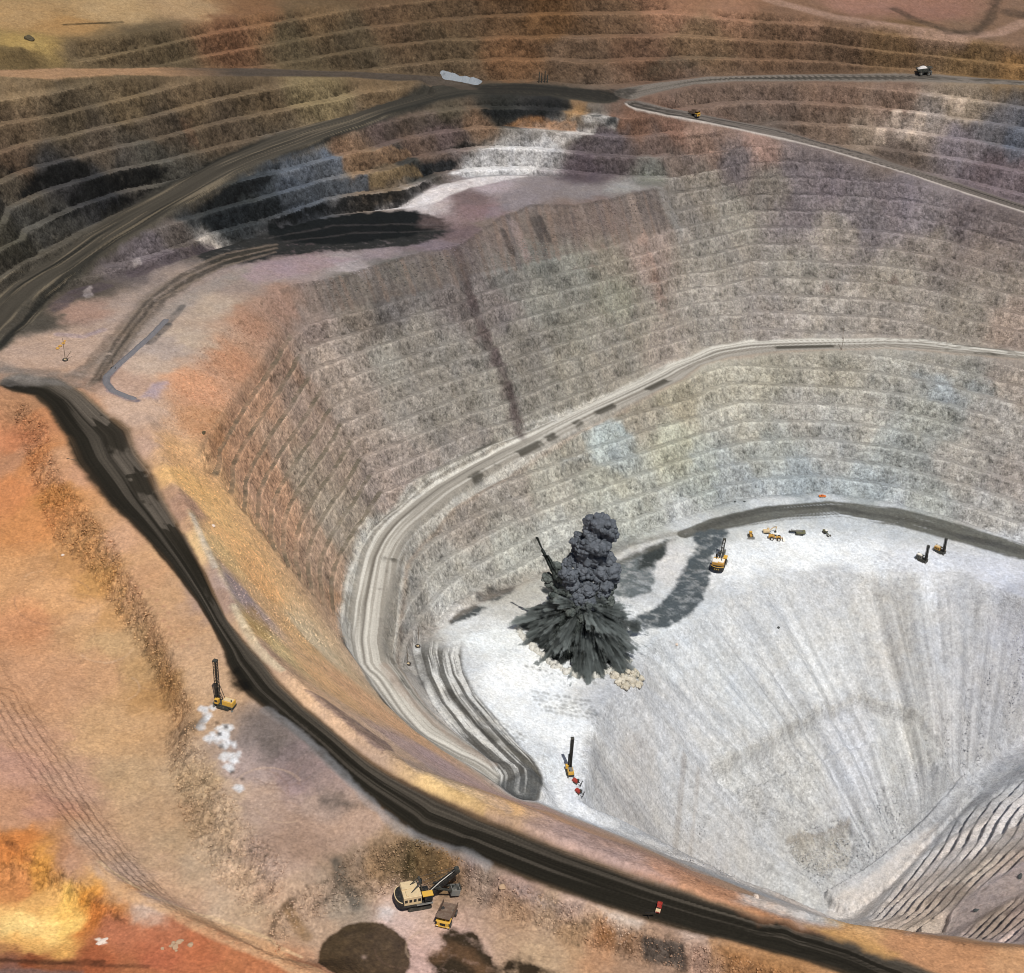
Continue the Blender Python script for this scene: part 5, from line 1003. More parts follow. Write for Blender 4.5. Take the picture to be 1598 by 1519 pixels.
def track_drill(px, py, head, label):
    t = thing('track_drill', px, py, head, label, 'drill rig', 'small red track drills'); tracks(t, 3.0, 2.2, .5, .8)
    MB().box((-.6, 0, 1.6), (3.4, 2.0, 1.5)).build('engine_house', M['red'], t, .08)
    MB().box((.9, .6, 2.2), (1.1, 1.0, 1.5)).build('cab', M['dark'], t, .05)
    MB().tube((1.0, -.4, 1.9), (3.0, -.4, 2.4), .2).tube((3.0, -.4, 2.4), (3.9, -.6, 1.6), .18).build('drill_arm', M['dark'], t)
    MB().box((4.2, -.6, 2.4), (.4, .4, 5.0), ry=.25).build('feed_beam', M['black'], t)
    MB().tube((-2.3, .5, 1.0), (-3.0, .5, .2), .18).build('stabiliser', M['dark'], t)
def pickup(px, py, head, label, mat='red', hood=None):
    t = thing('pickup_truck', px, py, head, label, 'pickup', r=1.5)
    for x in (-1.7, 1.7):
        for y in (-.85, .85): wheel(t, x, y, .42, .3)
    b = MB().box((0, 0, .95), (5.4, 1.95, .6)).build('body', M[mat], t, .06)
    MB().box((1.75, 0, 1.32), (1.7, 1.85, .2)).build('bonnet', M[hood or mat], b, .05)
    c = MB().box((.1, 0, 1.65), (1.9, 1.75, .85), top=(.75, .85)).build('cab', M[mat], t, .05); windows(c, (1.0, 0, 1.65), (.06, 1.4, .5), ry=-.3); windows(c, (.1, -.85, 1.7), (1.2, .06, .4)); windows(c, (-.8, 0, 1.7), (.06, 1.3, .4))
    MB().box((-1.75, .92, 1.4), (1.8, .1, .4)).box((-1.75, -.92, 1.4), (1.8, .1, .4)).box((-2.62, 0, 1.4), (.1, 1.9, .4)).build('cargo_bed', M[mat], t)
    for y in (-.7, .7): MB().box((2.72, y, 1.05), (.06, .35, .2)).build('headlight', M['white'], b)
def pole(px, py, h, label, tyre=True, lean=(0, 0), strut=None, group='marker poles on tyre bases', rr=.14, col='wood', arm=False, name='marker_pole', cat='pole'):
    t = thing(name, px, py, 0, label, cat, group, r=1.5, sink=.05)
    MB().tube((0, 0, 0), (lean[0], lean[1], h), rr*1.3, rr, n=8).build('shaft', M[col], t)
    if tyre: MB().ring((0, 0, .55), 1.25, .55, 20, 8).build('tyre', M['rubber'], t); MB().tube((0, 0, .05), (0, 0, .9), 1.1, 1.0, n=16).build('ballast', M['tan'], t)
    if strut: MB().tube((0, 0, .5), strut, .16, n=6).build('strut', M[col], t)
    if arm: MB().box((lean[0], lean[1], h*.95), (2.6, .18, .18)).build('cross_arm', M[col], t)
    return t
# ------------------------------------------------------------------ things: placed
rope_shovel(652, 1409, 17, 'yellow and black rope shovel digging the brown face beside an empty haul truck', 'tan', 'tan', .92)
rope_shovel(1121, 886, 74, 'rope shovel with white roof and orange back beside dark tracks on the pit floor', 'white', 'ochre', .92)
haul_truck(697, 1434, -104, 'empty haul truck with brown tray and yellow front waiting beside the near shovel').scale = (.86,)*3
haul_truck(1441, 117, 2, 'dark haul truck heaped with pale rock on the upper right haul road', 'grey', 'pale')
haul_truck(1083, 181, -40, 'yellow haul truck coming down the narrow ramp below the road fork', 'yellow', None).scale = (.75,)*3
drill_rig(351, 1103, 160, 24, 'orange drill rig with tall black mast beside the dark haul road', 'yellow', 'tan', 0, 10)
drill_rig(889, 1207, 100, 25, 'drill rig with tall mast beside two small red machines on pale ground', 'yellow', 'grey', .06, 8)
drill_rig(1438, 875, -40, 14, 'grey drill rig with short mast, on the white bench nearest the crest', 'grey', 'white', 0, 8.5)
drill_rig(1466, 862, -40, 13, 'yellow drill rig with short mast, on the white bench nearest the dark track', 'ochre', 'tan', 0, 8.5)
bulldozer(1171, 838, -88, 'small ochre bulldozer with grey blade at the left end of the parked machines')
excavator(1197, 832, 8, 'tan hydraulic excavator parked behind the wheel loader')
wheel_loader(1210, 842, -8, 'yellow wheel loader with white bucket parked in front of the tan excavator')
flat_rig(1247, 834, 176, 'olive tracked drill lying with its mast lowered, parked among the machines')
grader(1289, 834, -62, 'dark green grader at the right end of the parked machines')
pickup(1283, 776, 5, 'orange red pickup parked under the blue grey bench wall', 'orange')
pickup(1028, 1419, -105, 'red pickup with pale bonnet driving along the dark haul road', 'red', 'tan')
track_drill(899, 1222, -40, 'small red track drill just below the tall drill rig')
track_drill(903, 1238, -45, 'small red track drill on its own, lowest of the machines on the pale floor')
# poles
pole(102, 563, 15, 'tall thin striped pole on a tyre base near three orange discs', strut=(3.2, 3.4, 5.0))
pole(177, 576, 6, 'short pole on a tyre base beside the dark gravel windrow')
pole(652, 1008, 16, 'upper of two thin poles on tyre bases beside the hairpin road', lean=(.6, 0))
pole(637, 1033, 14, 'lower of two thin poles on tyre bases beside the hairpin road', lean=(-1.0, 0))
pole(1315, 529, 10, 'leaning wooden pole on the wall side of the middle haul road', tyre=False, lean=(-.7, 0), group='wooden poles by the middle road', arm=True, name='wooden_pole')
pole(1313, 546, 12, 'thin pole with a slanting strut on the outer edge of the middle haul road', tyre=False, lean=(.3, 0), strut=(-3.4, 0, 5.5), group='wooden poles by the middle road', name='wooden_pole')
for i, (x, h) in enumerate(((841, 9), (845, 8), (850, 10), (854, 7))):
    pole(x, 129, h, ['leftmost dark post of the group at the road junction', 'second dark post of the group at the road junction', 'tallest dark post of the group at the road junction', 'rightmost and shortest dark post of the group at the road junction'][i], tyre=False, group='dark posts at the upper road junction', rr=.4, col='dark', name='dark_post', cat='post')
pole(1055, 153, 8, 'thin post standing alone left on the tongue of ground between the forked roads', tyre=False, group='posts between the forked roads', rr=.2, name='thin_post', cat='post')
pole(1086, 155, 9, 'thin post standing alone right on the tongue of ground between the forked roads', tyre=False, group='posts between the forked roads', rr=.2, name='thin_post', cat='post')
lp = thing('fallen_pole', 104, 716, -14, 'dark pole lying on the orange ground by the left edge of the haul road', 'pole')
MB().tube((0, 0, .25), (6.5, 0, .25), .22, .16).tube((.8, -.7, .25), (.8, .7, .25), .12).build('shaft', M['wood'], lp)
sp = thing('road_sign', 1012, 1434, 0, 'small dark sign on a post by the lower edge of the dark haul road', 'sign')
MB().tube((0, 0, 0), (0, 0, 3.2), .12).build('post', M['black'], sp); MB().box((.4, 0, 3.1), (4.2, .15, .8)).build('panel', M['black'], sp)
# orange discs lying by the pole
for i, (x, y) in enumerate(((90, 545), (94, 541), (99, 537), (101, 533))):
    w = thing('orange_tyre', x, y, 0, ['lowest left of the row of orange discs by the striped pole', 'second from the left of the orange discs by the striped pole', 'third from the left of the orange discs by the striped pole', 'small pale orange disc at the upper end of the row by the striped pole'][i], 'tyre', 'row of orange discs', r=1.5)
    k = (1, 1, 1, .7)[i]; MB().ring((0, 0, .8*k), 1.1*k, .75*k, 18, 8).tube((0, 0, .1), (0, 0, 1.3*k), 1.0*k, n=16).build('rim', M['ochre'], w); w.scale = (.62,)*3
def rock_mesh(name, r, seed, mat, flat=.75, sub=3):
    bm = bmesh.new(); bmesh.ops.create_icosphere(bm, subdivisions=sub, radius=1)
    v = np.array([p.co for p in bm.verts]); q = v*1.3+seed*7.1
    d = 1+.35*noise3(q[:, 0], q[:, 1], q[:, 2], seed)+.18*noise3(q[:, 0]*2.7, q[:, 1]*2.7, q[:, 2]*2.7, seed+1)
    for p, s in zip(bm.verts, d): p.co = Vector((p.co.x*s*r[0], p.co.y*s*r[1], p.co.z*s*r[2]*flat))
    me = bpy.data.meshes.new(name); bm.to_mesh(me); bm.free(); me.materials.append(mat); return me
DR = paint_mat('dark_boulder_rock', (.05, .055, .055), .95, (.16, .16, .15), .4); PR = paint_mat('pale_boulder_rock', (.62, .52, .44), .95, (.4, .3, .24), .3); BR = paint_mat('brown_boulder_rock', (.07, .055, .03), .95, (.12, .1, .06), .4)
OR_ = paint_mat('tan_boulder_rock', (.40, .27, .17), .95, (.3, .2, .12), .4)
for i, (x, y, r, mt, lb) in enumerate(((1523, 1422, (1.6, 1.2, 1.3), DR, 'dark boulder on the pink road of the lower right benches'), (1592, 1369, (2.8, 1.2, 1.0), DR, 'long dark boulder at the right edge of the lower right road'),
    (46, 62, (4.6, 3.0, 3.2), BR, 'dark brown boulder heap alone on the ochre plateau'), (159, 1470, (2.4, 1.0, .5), PR, 'flat white slab beside the yellow hollow'),
    (1180, 1401, (1.1, 1.0, 1.0), PR, 'pale boulder on the flat at the foot of the scree above the orange rim'), (333, 822, (1.2, 1.0, 1.0), PR, 'pale boulder on the yellow fill slope'), (1147, 783, (.9, .8, .7), DR, 'small dark stone, left one by the curved track'), (1162, 783, (.8, .8, .7), DR, 'small dark stone, right one by the curved track'),
    (1214, 984, (1.1, .9, .8), DR, 'small dark stone on the upper scree'), (1056, 1007, (1.0, .9, .8), PR, 'pale block on the crest of the scree right of the blast'), (785, 1384, (1.5, 1.2, 1.1), OR_, 'tan boulder on the crest right of the near shovel'), (318, 676, (1.5, 1.2, 1.2), BR, 'dark boulder on the orange benched slope'), (98, 867, (.9, .8, .7), PR, 'small pale stone at the foot of the yellow crag'))):
    p = spot(x, y, 1.5); o = bpy.data.objects.new('boulder', rock_mesh('boulder', r, 11+i, mt)); scene.collection.objects.link(o); o.location = p+Vector((0, 0, r[2]*.3)); o.rotation_euler = (0, 0, i*1.3); tag(o, lb, 'boulder')
# clods of red earth in the corner
for i in range(9):
    rnd = random.Random(i+40); x, y = 268+rnd.uniform(-16, 34), 1476+rnd.uniform(-8, 10); p = spot(x, y, 1)
    o = bpy.data.objects.new('earth_clod', rock_mesh('earth_clod', (rnd.uniform(.6, 1.5),)*3, 60+i, OR_, .6, 2)); scene.collection.objects.link(o); o.location = p; tag(o, 'red brown clod in the heap on the red earth', 'clod', 'clods on the red earth')
# long heap of white gravel by the upper road
def windrow(name, pts, wid, hgt, mat, label, cat, seed):
    P = plan(pts); s = np.concatenate([[0], np.cumsum(np.hypot(*np.diff(P, axis=0).T))]); n = max(8, int(s[-1]/1.2)); q = np.linspace(0, s[-1], n)
    C = np.stack([np.interp(q, s, P[:, 0]), np.interp(q, s, P[:, 1])], 1); T = np.gradient(C, axis=0); T /= np.linalg.norm(T, axis=1)[:, None]; Nn = np.stack([-T[:, 1], T[:, 0]], 1)
    K = 11; off = np.linspace(-1, 1, K); G = C[:, None, :]+Nn[:, None, :]*off[None, :, None]*wid
    zz = TER(G[..., 0].ravel(), G[..., 1].ravel()).reshape(n, K); e = np.clip(np.minimum(np.arange(n), np.arange(n)[::-1])/3.0, 0, 1)
    h = hgt*(1-np.abs(off[None, :])**1.4)*e[:, None]*(1+.18*noise2(q/2.3, q*0+seed, seed))[:, None]+.12*noise2(G[..., 0]/.9, G[..., 1]/.9, seed)
    z = zz-.35+np.maximum(h, 0)
    v = np.concatenate([G, z[..., None]], 2).reshape(-1, 3)
    o = MB().add(v, [(i*K+j, (i+1)*K+j, (i+1)*K+j+1, i*K+j+1) for i in range(n-1) for j in range(K-1)]).build(name, mat); return tag(o, label, cat)
GRV = paint_mat('white_gravel', (.20, .22, .245), .95, (.4, .38, .36), .4, scale=1.5); BGV = paint_mat('blue_grey_gravel', (.14, .135, .145), .95, (.25, .21, .19), .3, scale=1.5)
windrow('gravel_pile', [(688, 117), (705, 119), (722, 123), (738, 127), (750, 131)], 6.5, 3.6, GRV, 'long heap of white gravel beside the upper road junction', 'gravel pile', 3)
windrow('gravel_windrow', [(262, 497), (235, 525), (205, 552), (182, 572), (166, 588), (166, 598), (176, 610), (195, 618), (214, 624)], 2.6, 1.6, BGV, 'low blue grey windrow curving round the tip of the pink platform', 'windrow', 5)
# ------------------------------------------------------------------ the blast: smoke column, fan of thrown rock, dust on the ground
B0 = spot(905, 1000, 4.0)
SX = 2.42; SH = 1.95                                  # metres here: photo pixels per metre across and up
def bp_(px, py, dy=0.0): return np.array([(px-905)/SX, dy, (1000-py)/SH])
def billow(q, seed, f):
    d = 0; a = 1.0; tot = 0
    for k in range(4):
        d = d+a*np.abs(noise3(q[:, 0]*f+3.1*k, q[:, 1]*f-5.7*k, q[:, 2]*f+1.3*k, seed+k))**.8; tot += a; a *= .55; f *= 2.05
    return d/tot
def puffs(name, blobs, mat, parent, amp=.55, sub=5, seed=0):
    V = []; Fc = []; off = 0
    bm = bmesh.new(); bmesh.ops.create_icosphere(bm, subdivisions=sub, radius=1); sv = np.array([p.co for p in bm.verts]); sf = np.array([[v.index for v in f.verts] for f in bm.faces]); bm.free()
    for c, r in blobs:
        q = sv*r+c; d = billow(q, seed, 1/max(1.6, min(4.6, .95*r)))
        V.append(c+sv*(r*.70+r*amp*1.25*d)[:, None]); Fc.append(sf+off); off += len(sv)
    V = np.concatenate(V); Fc = np.concatenate(Fc)
    me = bpy.data.meshes.new(name); me.from_pydata(V.tolist(), [], Fc.tolist()); me.materials.append(mat); me.polygons.foreach_set('use_smooth', [True]*len(me.polygons))
    o = bpy.data.objects.new(name, me); scene.collection.objects.link(o); o.parent = parent; return o
def smoke_mat(name, a, b_, sc):
    m, N, L, b = node_mat(name, 1.0, 0.0); tc = N.new('ShaderNodeTexCoord'); n = N.new('ShaderNodeTexNoise'); n.inputs['Scale'].default_value = sc; n.inputs['Detail'].default_value = 6
    r = N.new('ShaderNodeValToRGB'); r.color_ramp.elements[0].position = .35; r.color_ramp.elements[1].position = .68; r.color_ramp.elements[0].color = (*a, 1); r.color_ramp.elements[1].color = (*b_, 1)
    L.new(tc.outputs['Object'], n.inputs['Vector']); L.new(n.outputs['Fac'], r.inputs[0]); L.new(r.outputs[0], b.inputs['Base Color'])
    bp = N.new('ShaderNodeBump'); bp.inputs['Strength'].default_value = .6; bp.inputs['Distance'].default_value = 1.0; n2 = N.new('ShaderNodeTexNoise'); n2.inputs['Scale'].default_value = 1.1; n2.inputs['Detail'].default_value = 4
    L.new(tc.outputs['Object'], n2.inputs['Vector']); L.new(n2.outputs['Fac'], bp.inputs['Height']); L.new(bp.outputs[0], b.inputs['Normal'])
    return m
plume = bpy.data.objects.new('blast_plume', None); scene.collection.objects.link(plume); plume.location = B0-Vector((0, 0, 1.0)); tag(plume, 'dark grey blast plume with billowing smoke column over thrown rock on the pit floor', 'explosion')
SMK = smoke_mat('blast_smoke', (.08, .09, .105), (.135, .148, .17), .25); FAN = bpy.data.materials.new('tmp'); bpy.data.materials.remove(FAN)
rnd = random.Random(3)
def cauli(blobs, n1, k1, rd):
    """each puff carries smaller puffs over its surface, so the cloud reads as a cauliflower"""
    out = []
    for c, r in blobs:
        out.append((c, r*.92))
        for k in range(n1):
            z = rd.uniform(-.7, 1); a = rd.uniform(0, 6.283); q = math.sqrt(1-z*z); d = np.array([q*math.cos(a), q*math.sin(a), z])
            out.append((c+d*r*rd.uniform(.72, .95), r*rd.uniform(k1*.65, k1*1.25)))
    return out
blob = []
for x, y, r in ((922,818,15),(906,819,10),(936,826,13),(914,834,16),(937,838,14),(910,847,15),(926,850,14),(893,846,8),(884,846,6),(900,856,12),(898,866,14),(911,870,17),(930,876,17),(944,889,15),(926,890,17),(902,886,13),(950,903,9),(916,888,15),(918,895,14),(905,875,14),(916,860,14),(938,905,11),(888,880,12),(878,884,9)):
    blob.append((bp_(x, y, rnd.uniform(-5, 5)), r/SX*1.02))
for x, y, r in ((882,890,12),(872,882,8),(890,906,14),(894,922,13),(884,904,12),(898,936,11),(912,910,13),(934,915,11),(914,928,13),(905,945,12),(920,945,11),(885,925,10)):
    blob.append((bp_(x, y, -7+rnd.uniform(-4, 4)), r/SX*1.0))
puffs('smoke_column', cauli(blob, 26, .33, rnd), SMK, plume, .6, 4, 5)
# fan of thrown rock: a dark core and many curved fingers that arch outwards and fall
def fan_mesh(parent):
    rd = random.Random(12); vs_, fs, cs = [], [], []; off = 0
    dark = np.array([.014, .017, .016]); mid = np.array([.10, .115, .108]); pale = np.array([.36, .37, .33])
    def finger(p, dirn, ln, w, rise, tone, ragged=.9, point=False):
        nonlocal off
        nS, nC = 34, 18; u = np.linspace(0, 1, nS); dh = np.array([dirn[0], dirn[1], 0.0]); dh /= np.linalg.norm(dh)+1e-9
        ax = p[None, :]+dh[None, :]*(ln*u)[:, None]; ax[:, 2] = p[2]+rise*np.sin(u*1.2)*1.1-(p[2]+rise+1.5)*np.clip(u, 0, 1)**2.1 if not point else p[2]+dirn[2]*ln*u
        s1 = np.array([-dh[1], dh[0], 0.0]); tg = np.gradient(ax, axis=0); tg /= np.linalg.norm(tg, axis=1)[:, None]+1e-9; s2 = np.cross(tg, s1[None, :])
        th = np.linspace(0, 2*math.pi, nC, endpoint=False)
        rad = w*((.45+.75*u)*np.sqrt(np.clip(1-u**6, 0, 1)) if not point else (1-u)**.8*1.1+.02)
        X = ax[:, None, :]+rad[:, None, None]*(np.cos(th)[None, :, None]*s1[None, None, :]+np.sin(th)[None, :, None]*s2[:, None, :])
        q = X.reshape(-1, 3); uu = np.repeat(u, nC); tt = np.tile(th, nS); ct, st_ = np.cos(tt), np.sin(tt); sd = rd.randint(0, 900)
        nrm = (q-np.repeat(ax, nC, 0)); nrm /= np.linalg.norm(nrm, axis=1)[:, None]+1e-6
        n1 = noise3(ct*2.2+sd, st_*2.2, uu*2.2, 88)+.6*noise3(ct*5+sd, st_*5, uu*4, 89)+.5*noise3(q[:, 0]/1.6, q[:, 1]/1.6, q[:, 2]/1.6, 90)
        n1 = n1+1.1*(np.abs(noise3(q[:, 0]/3.2, q[:, 1]/3.2, q[:, 2]/4.5, 95))-.25)+.7*(np.abs(noise3(q[:, 0]/1.3, q[:, 1]/1.3, q[:, 2]/2.2, 96))-.25); q = q+nrm*(n1*max(w, 1.1)*.5*ragged)[:, None]+dh[None, :]*(np.clip(noise3(ct*3+sd, st_*3, 0*uu, 92), 0, 1)*uu**3*w*3.0)[:, None]
        g = np.clip(.42+.55*noise3(q[:, 0]/9, q[:, 1]/9, q[:, 2]/12, 97)+.4*noise3(ct*4+sd, st_*4, uu*1.5, 93)+.35*noise3(ct*10+sd, st_*10, uu*3, 94)+.25*(uu-.5)+.25*nrm[:, 2], 0, 1)*tone  # upward sides paler: sunlit tops put into the finger colour
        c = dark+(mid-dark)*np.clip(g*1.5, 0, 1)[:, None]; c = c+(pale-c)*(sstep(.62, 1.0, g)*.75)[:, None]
        ii = np.arange(nS*nC).reshape(nS, nC); jj = np.roll(ii, -1, 1); f = np.stack([ii[:-1], ii[1:], jj[1:], jj[:-1]], -1).reshape(-1, 4)+off
        vs_.append(q); fs.append(f); cs.append(c); off += len(q)
    # core
    for k in range(22):
        t = rd.uniform(0, 6.283); q = rd.uniform(0, 8); finger(np.array([math.cos(t)*q, math.sin(t)*q, rd.uniform(24, 42)]), (math.cos(t), math.sin(t), 0), rd.uniform(9, 18), rd.uniform(4, 7), 1, .3)
    for k in range(150):
        t = rd.uniform(0, 6.283); q = rd.uniform(1, 17); t2 = t+rd.gauss(0, .30)
        reach = (23+7*math.cos(t+.6)+6*max(0, -math.sin(t)))*(1+.22*math.sin(3*t+1)+.14*math.sin(7*t))
        ln = reach*rd.uniform(.25, .72)*(1-q/60); p = np.array([math.cos(t)*q, math.sin(t)*q, max(2, (44-1.7*q)*rd.uniform(.35, 1.05))])
        tn = .55+.75*math.sin(2.1*t+.7)*math.sin(5*t+k*.002)+rd.gauss(0, .22)
        finger(p, (math.cos(t2), math.sin(t2), 0), ln, rd.choice([.5, .7, .9, 1.2]), rd.uniform(0, 8), min(1.2, max(.12, tn)), 1.15)
    for k in range(110):
        t = rd.uniform(0, 6.283); q = rd.uniform(10, 24); p = np.array([math.cos(t)*q, math.sin(t)*q, rd.uniform(0, 16)*(1-q/40)])
        t2 = t+rd.gauss(0, .4); finger(p, (math.cos(t2), math.sin(t2), rd.uniform(-.6, .3)), rd.uniform(3, 8), rd.uniform(.2, .5), 0, rd.choice([.2, .4, .7, 1.0]), .8, True)
    for a_, b_, w in (((862,905),(829,838),.7),((868,900),(846,864),1.3),((866,908),(838,856),.6)):
        p = bp_(*a_, -3); e = bp_(*b_, -5); d = e-p; ln = math.hypot(d[0], d[1]); finger(p, (d[0]/ln, d[1]/ln, d[2]/ln), ln, w, 0, .55, 1.0, True)
    V = np.concatenate(vs_); Fc = np.concatenate(fs); Cc = np.concatenate(cs); V[:, 2] = np.maximum(V[:, 2], -6)
    me = bpy.data.meshes.new('thrown_rock'); me.from_pydata(V.tolist(), [], Fc.tolist()); me.polygons.foreach_set('use_smooth', [True]*len(me.polygons))
    at2 = me.attributes.new('albedo', 'FLOAT_COLOR', 'POINT'); at2.data.foreach_set('color', np.concatenate([Cc, np.ones((len(Cc), 1))], 1).astype(np.float32).ravel())
    m, N, L, b = node_mat('thrown_rock_dust', 1.0, 0.0); a_ = N.new('ShaderNodeAttribute'); a_.attribute_name = 'albedo'; tc = N.new('ShaderNodeTexCoord'); n = N.new('ShaderNodeTexNoise'); n.inputs['Scale'].default_value = .7; n.inputs['Detail'].default_value = 6; L.new(tc.outputs['Object'], n.inputs['Vector'])
    mr = N.new('ShaderNodeMapRange'); mr.inputs[1].default_value = .3; mr.inputs[2].default_value = .7; mr.inputs[3].default_value = .5; mr.inputs[4].default_value = 1.5; L.new(n.outputs['Fac'], mr.inputs[0])
    s = N.new('ShaderNodeVectorMath'); s.operation = 'SCALE'; L.new(a_.outputs['Color'], s.inputs[0]); L.new(mr.outputs[0], s.inputs['Scale']); L.new(s.outputs[0], b.inputs['Base Color'])
    bp = N.new('ShaderNodeBump'); bp.inputs['Strength'].default_value = .7; bp.inputs['Distance'].default_value = 1.2; L.new(n.outputs['Fac'], bp.inputs['Height']); L.new(bp.outputs[0], b.inputs['Normal'])
    me.materials.append(m); o = bpy.data.objects.new('thrown_rock', me); scene.collection.objects.link(o); o.parent = parent; return o
fan_mesh(plume)
def dust_volume(parent):
    """feathery dust thrown out with the rock: streaks fan out from a point above the blast"""
    bm = bmesh.new(); bmesh.ops.create_icosphere(bm, subdivisions=4, radius=1)
    for v in bm.verts:
        v.co = Vector((v.co.x*50, v.co.y*50, max(v.co.z*50, -3.0)))
    me = bpy.data.meshes.new('thrown_dust'); bm.to_mesh(me); bm.free()
    m = bpy.data.materials.new('thrown_dust'); m.use_nodes = True; N, L = m.node_tree.nodes, m.node_tree.links; N.clear()
    out = N.new('ShaderNodeOutputMaterial'); pv = N.new('ShaderNodeVolumePrincipled'); L.new(pv.outputs[0], out.inputs['Volume'])
    def nd(t, op, *a):
        q = N.new(t); q.operation = op
        for k, v in enumerate(a):
            if isinstance(v, (int, float, tuple)): q.inputs[k].default_value = v
            elif v is not None: L.new(v, q.inputs[k])
        return q.outputs['Value'] if (t == 'ShaderNodeVectorMath' and op in ('LENGTH', 'DOT_PRODUCT')) else q.outputs[0]
    mt = lambda op, *a: nd('ShaderNodeMath', op, *a); vm = lambda op, *a: nd('ShaderNodeVectorMath', op, *a)
    def ns(vec, sc, det, rough=.6):
        n = N.new('ShaderNodeTexNoise'); n.inputs['Scale'].default_value = sc; n.inputs['Detail'].default_value = det; n.inputs['Roughness'].default_value = rough; L.new(vec, n.inputs['Vector']); return n.outputs['Fac']
    tc = N.new('ShaderNodeTexCoord'); P = tc.outputs['Object']
    sp = N.new('ShaderNodeSeparateXYZ'); L.new(P, sp.inputs[0]); x, y, z = sp.outputs
    q = vm('SUBTRACT', P, (0, 0, 30.0)); r = vm('LENGTH', q); d = vm('NORMALIZE', q)
    rho = mt('SQRT', mt('ADD', mt('MULTIPLY', x, x), mt('MULTIPLY', y, y)))
    dr = vm('ADD', d, nd('ShaderNodeVectorMath', 'SCALE', q) if False else vm('MULTIPLY', P, (.004, .004, .004)))
    n1 = ns(dr, 2.6, 3); n2 = ns(dr, 9.0, 5, .65); n3 = ns(P, .09, 5, .65)
    s = mt('SUBTRACT', 1.0, mt('ADD', mt('DIVIDE', rho, 34.0), mt('DIVIDE', mt('MAXIMUM', z, 0.0), 56.0)))
    s = mt('ADD', s, mt('MULTIPLY_ADD', n1, 2.3, -1.15)); s = mt('ADD', s, mt('MULTIPLY_ADD', n2, 1.1, -.55)); s = mt('ADD', s, mt('MULTIPLY_ADD', n3, 1.5, -.75))
    mr = N.new('ShaderNodeMapRange'); mr.interpolation_type = 'SMOOTHSTEP'; mr.inputs[1].default_value = .02; mr.inputs[2].default_value = .20; mr.inputs[3].default_value = 0; mr.inputs[4].default_value = DENS; L.new(s, mr.inputs[0])
    L.new(mr.outputs[0], pv.inputs['Density'])
    cr = N.new('ShaderNodeValToRGB'); cr.color_ramp.elements[0].position = .45; cr.color_ramp.elements[0].color = (.009, .014, .015, 1); cr.color_ramp.elements[1].position = .61; cr.color_ramp.elements[1].color = (.50, .55, .54, 1)
    L.new(mt('ADD', mt('MULTIPLY', n2, .52), mt('ADD', mt('MULTIPLY', n3, .28), mt('MULTIPLY', n1, .20))), cr.inputs[0]); L.new(cr.outputs[0], pv.inputs['Color'])
    pv.inputs['Anisotropy'].default_value = 0.1
    me.materials.append(m); o = bpy.data.objects.new('thrown_dust', me); scene.collection.objects.link(o); o.parent = parent; return o
DENS = 0.9
scene.cycles.volume_step_rate = 0.12; scene.cycles.volume_max_steps = 512; scene.cycles.volume_bounces = 2
dust_volume(plume)
GRN = smoke_mat('green_grey_smoke', (.055, .066, .063), (.15, .165, .155), .22)
puffs('low_smoke', cauli([(bp_(x, y, dy), r/SX) for x, y, r, dy in ((860,890,10,2),(868,902,12,0),(856,912,10,0),(848,904,9,0),(872,895,9,0),(862,925,10,-6),(880,915,9,-6),(865,915,9,-4),(885,940,9,-10),(940,925,10,2),(950,915,8,4),(945,935,9,0),(925,935,9,-4),(905,945,9,-12),(915,940,8,-8),(895,930,9,-8))], 16, .36, rnd), GRN, plume, .6, 4, 15)
TDS = smoke_mat('tan_ground_dust', (.42, .38, .30), (.58, .54, .46), .3)
dust = []
for x, y, r in ((960,1052,8),(972,1058,9),(985,1060,9),(996,1066,7),(976,1068,8),(990,1050,7),(1000,1056,6),(966,1062,7),(980,1046,6)):
    q = pick([x], [y+4])[0]-np.array(plume.location); dust.append((q+np.array([0, 0, .5]), r/SX))
puffs('tan_dust', cauli(dust, 10, .4, rnd), TDS, plume, .6, 3, 25)
PDS = smoke_mat('pale_ground_dust', (.45, .44, .40), (.62, .61, .57), .3); dust = []; rd = random.Random(8)
for k in range(110):
    u = k/109; x = 806+178*u+rd.uniform(-2, 2); y = 978+76*math.sin(u*2.5)**.8+rd.uniform(-3, 3); q = pick([x], [y])[0]-np.array(plume.location); dust.append((q+np.array([0, 0, -.4]), rd.uniform(1.2, 2.6)))
puffs('pale_dust', dust, PDS, plume, .7, 3, 35)
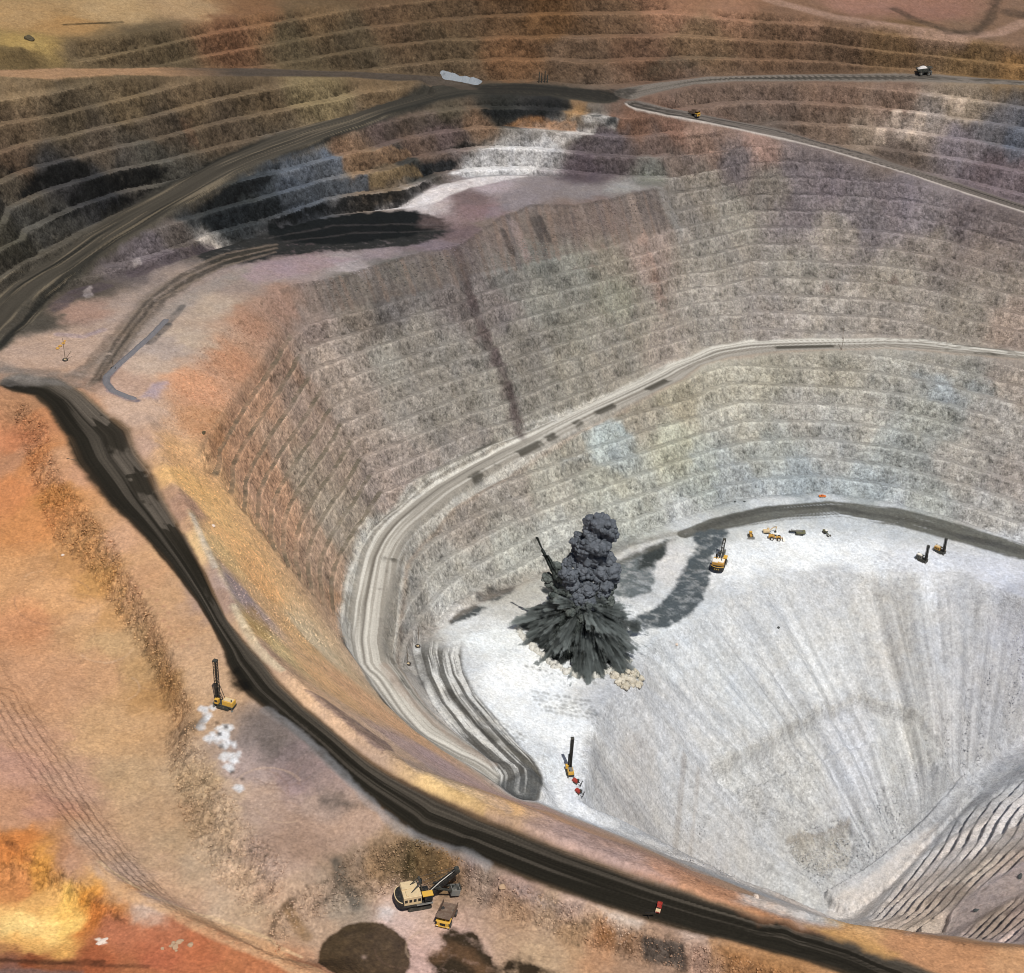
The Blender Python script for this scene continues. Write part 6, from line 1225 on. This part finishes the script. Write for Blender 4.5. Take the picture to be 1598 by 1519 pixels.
# ------------------------------------------------------------------ loose rubble
def rubble(n=22000):
    rg = np.random.default_rng(5); areas = [  # outline (photo pixels), share, size range
     ([(250,690),(305,712),(355,775),(430,865),(520,970),(545,1000),(420,1010),(330,860)], .12, .4, 1.3), (CC+CT[::-1], .12, .5, 1.6), (SC+ST[::-1], .12, .4, 1.3),
     ([(300,1120),(330,1200),(400,1300),(450,1345),(430,1440),(380,1430),(300,1330),(262,1200)], .10, .4, 1.3), ([(260,600),(330,530),(430,460),(450,505),(410,555),(350,640),(305,700),(250,660)], .09, .5, 1.6),
     ([(1230,1300),(1330,1270),(1420,1180),(1598,960),(1598,1140),(1450,1260),(1300,1390),(1260,1370)], .14, .5, 1.5), ([(1000,1200),(1100,1260),(1180,1390),(1060,1340),(960,1290)], .05, .4, 1.0),
     ([(470,445),(740,372),(1040,290),(1050,355),(744,425),(480,492)], .10, .6, 1.7), ([(1100,210),(1598,345),(1598,420),(1100,330)], .06, .6, 1.6)]
    P = []; S = []
    for q, sh, a, b_ in areas:
        W = plan(q); lo, hi = W.min(0), W.max(0); m = int(n*sh); got = np.zeros((0, 2))
        while len(got) < m:
            c = lo+(hi-lo)*rg.random((m*2, 2)); got = np.concatenate([got, c[sdist(W, c[:, 0], c[:, 1]) < 0]])
        P.append(got[:m]); S.append(a+(b_-a)*rg.random(m)**3)
    P = np.concatenate(P); S = np.concatenate(S)*.40; z = TER(P[:, 0], P[:, 1])+.35*S
    bm = bmesh.new(); bmesh.ops.create_icosphere(bm, subdivisions=1, radius=1); sv = np.array([v.co for v in bm.verts]); sf = np.array([[v.index for v in f.verts] for f in bm.faces]); bm.free()
    jit = 1+.5*(rg.random((len(P), len(sv), 1))-.5); ax = .7+.6*rg.random((len(P), 1, 3)); V = sv[None]*jit*ax*S[:, None, None]+np.concatenate([P, z[:, None]], 1)[:, None, :]
    Fc = (sf[None]+np.arange(len(P))[:, None, None]*len(sv)).reshape(-1, 3); V = V.reshape(-1, 3).astype(np.float32)
    col = np.clip(base_colour(P[:, 0], P[:, 1], z)*ALB*(.75+.6*rg.random((len(P), 1))), .01, .9); col = np.repeat(col, len(sv), 0)
    me = bpy.data.meshes.new('loose_rubble'); me.vertices.add(len(V)); me.vertices.foreach_set('co', V.ravel()); me.loops.add(Fc.size); me.loops.foreach_set('vertex_index', Fc.ravel().astype(np.int32)); me.polygons.add(len(Fc)); me.polygons.foreach_set('loop_start', np.arange(0, Fc.size, 3, dtype=np.int32))
    a = me.attributes.new('albedo', 'FLOAT_COLOR', 'POINT'); a.data.foreach_set('color', np.concatenate([col, np.ones((len(col), 1))], 1).astype(np.float32).ravel()); me.update()
    ag = me.attributes.new('grit', 'FLOAT', 'POINT'); ag.data.foreach_set('value', np.full(len(V), .3, np.float32))
    me.materials.append(GROUND.data.materials[0]); o = bpy.data.objects.new('loose_rubble', me); scene.collection.objects.link(o); o['kind'] = 'stuff'; tag(o, 'loose broken rock scattered over slopes, bench toes and scree', 'rubble')
rubble()
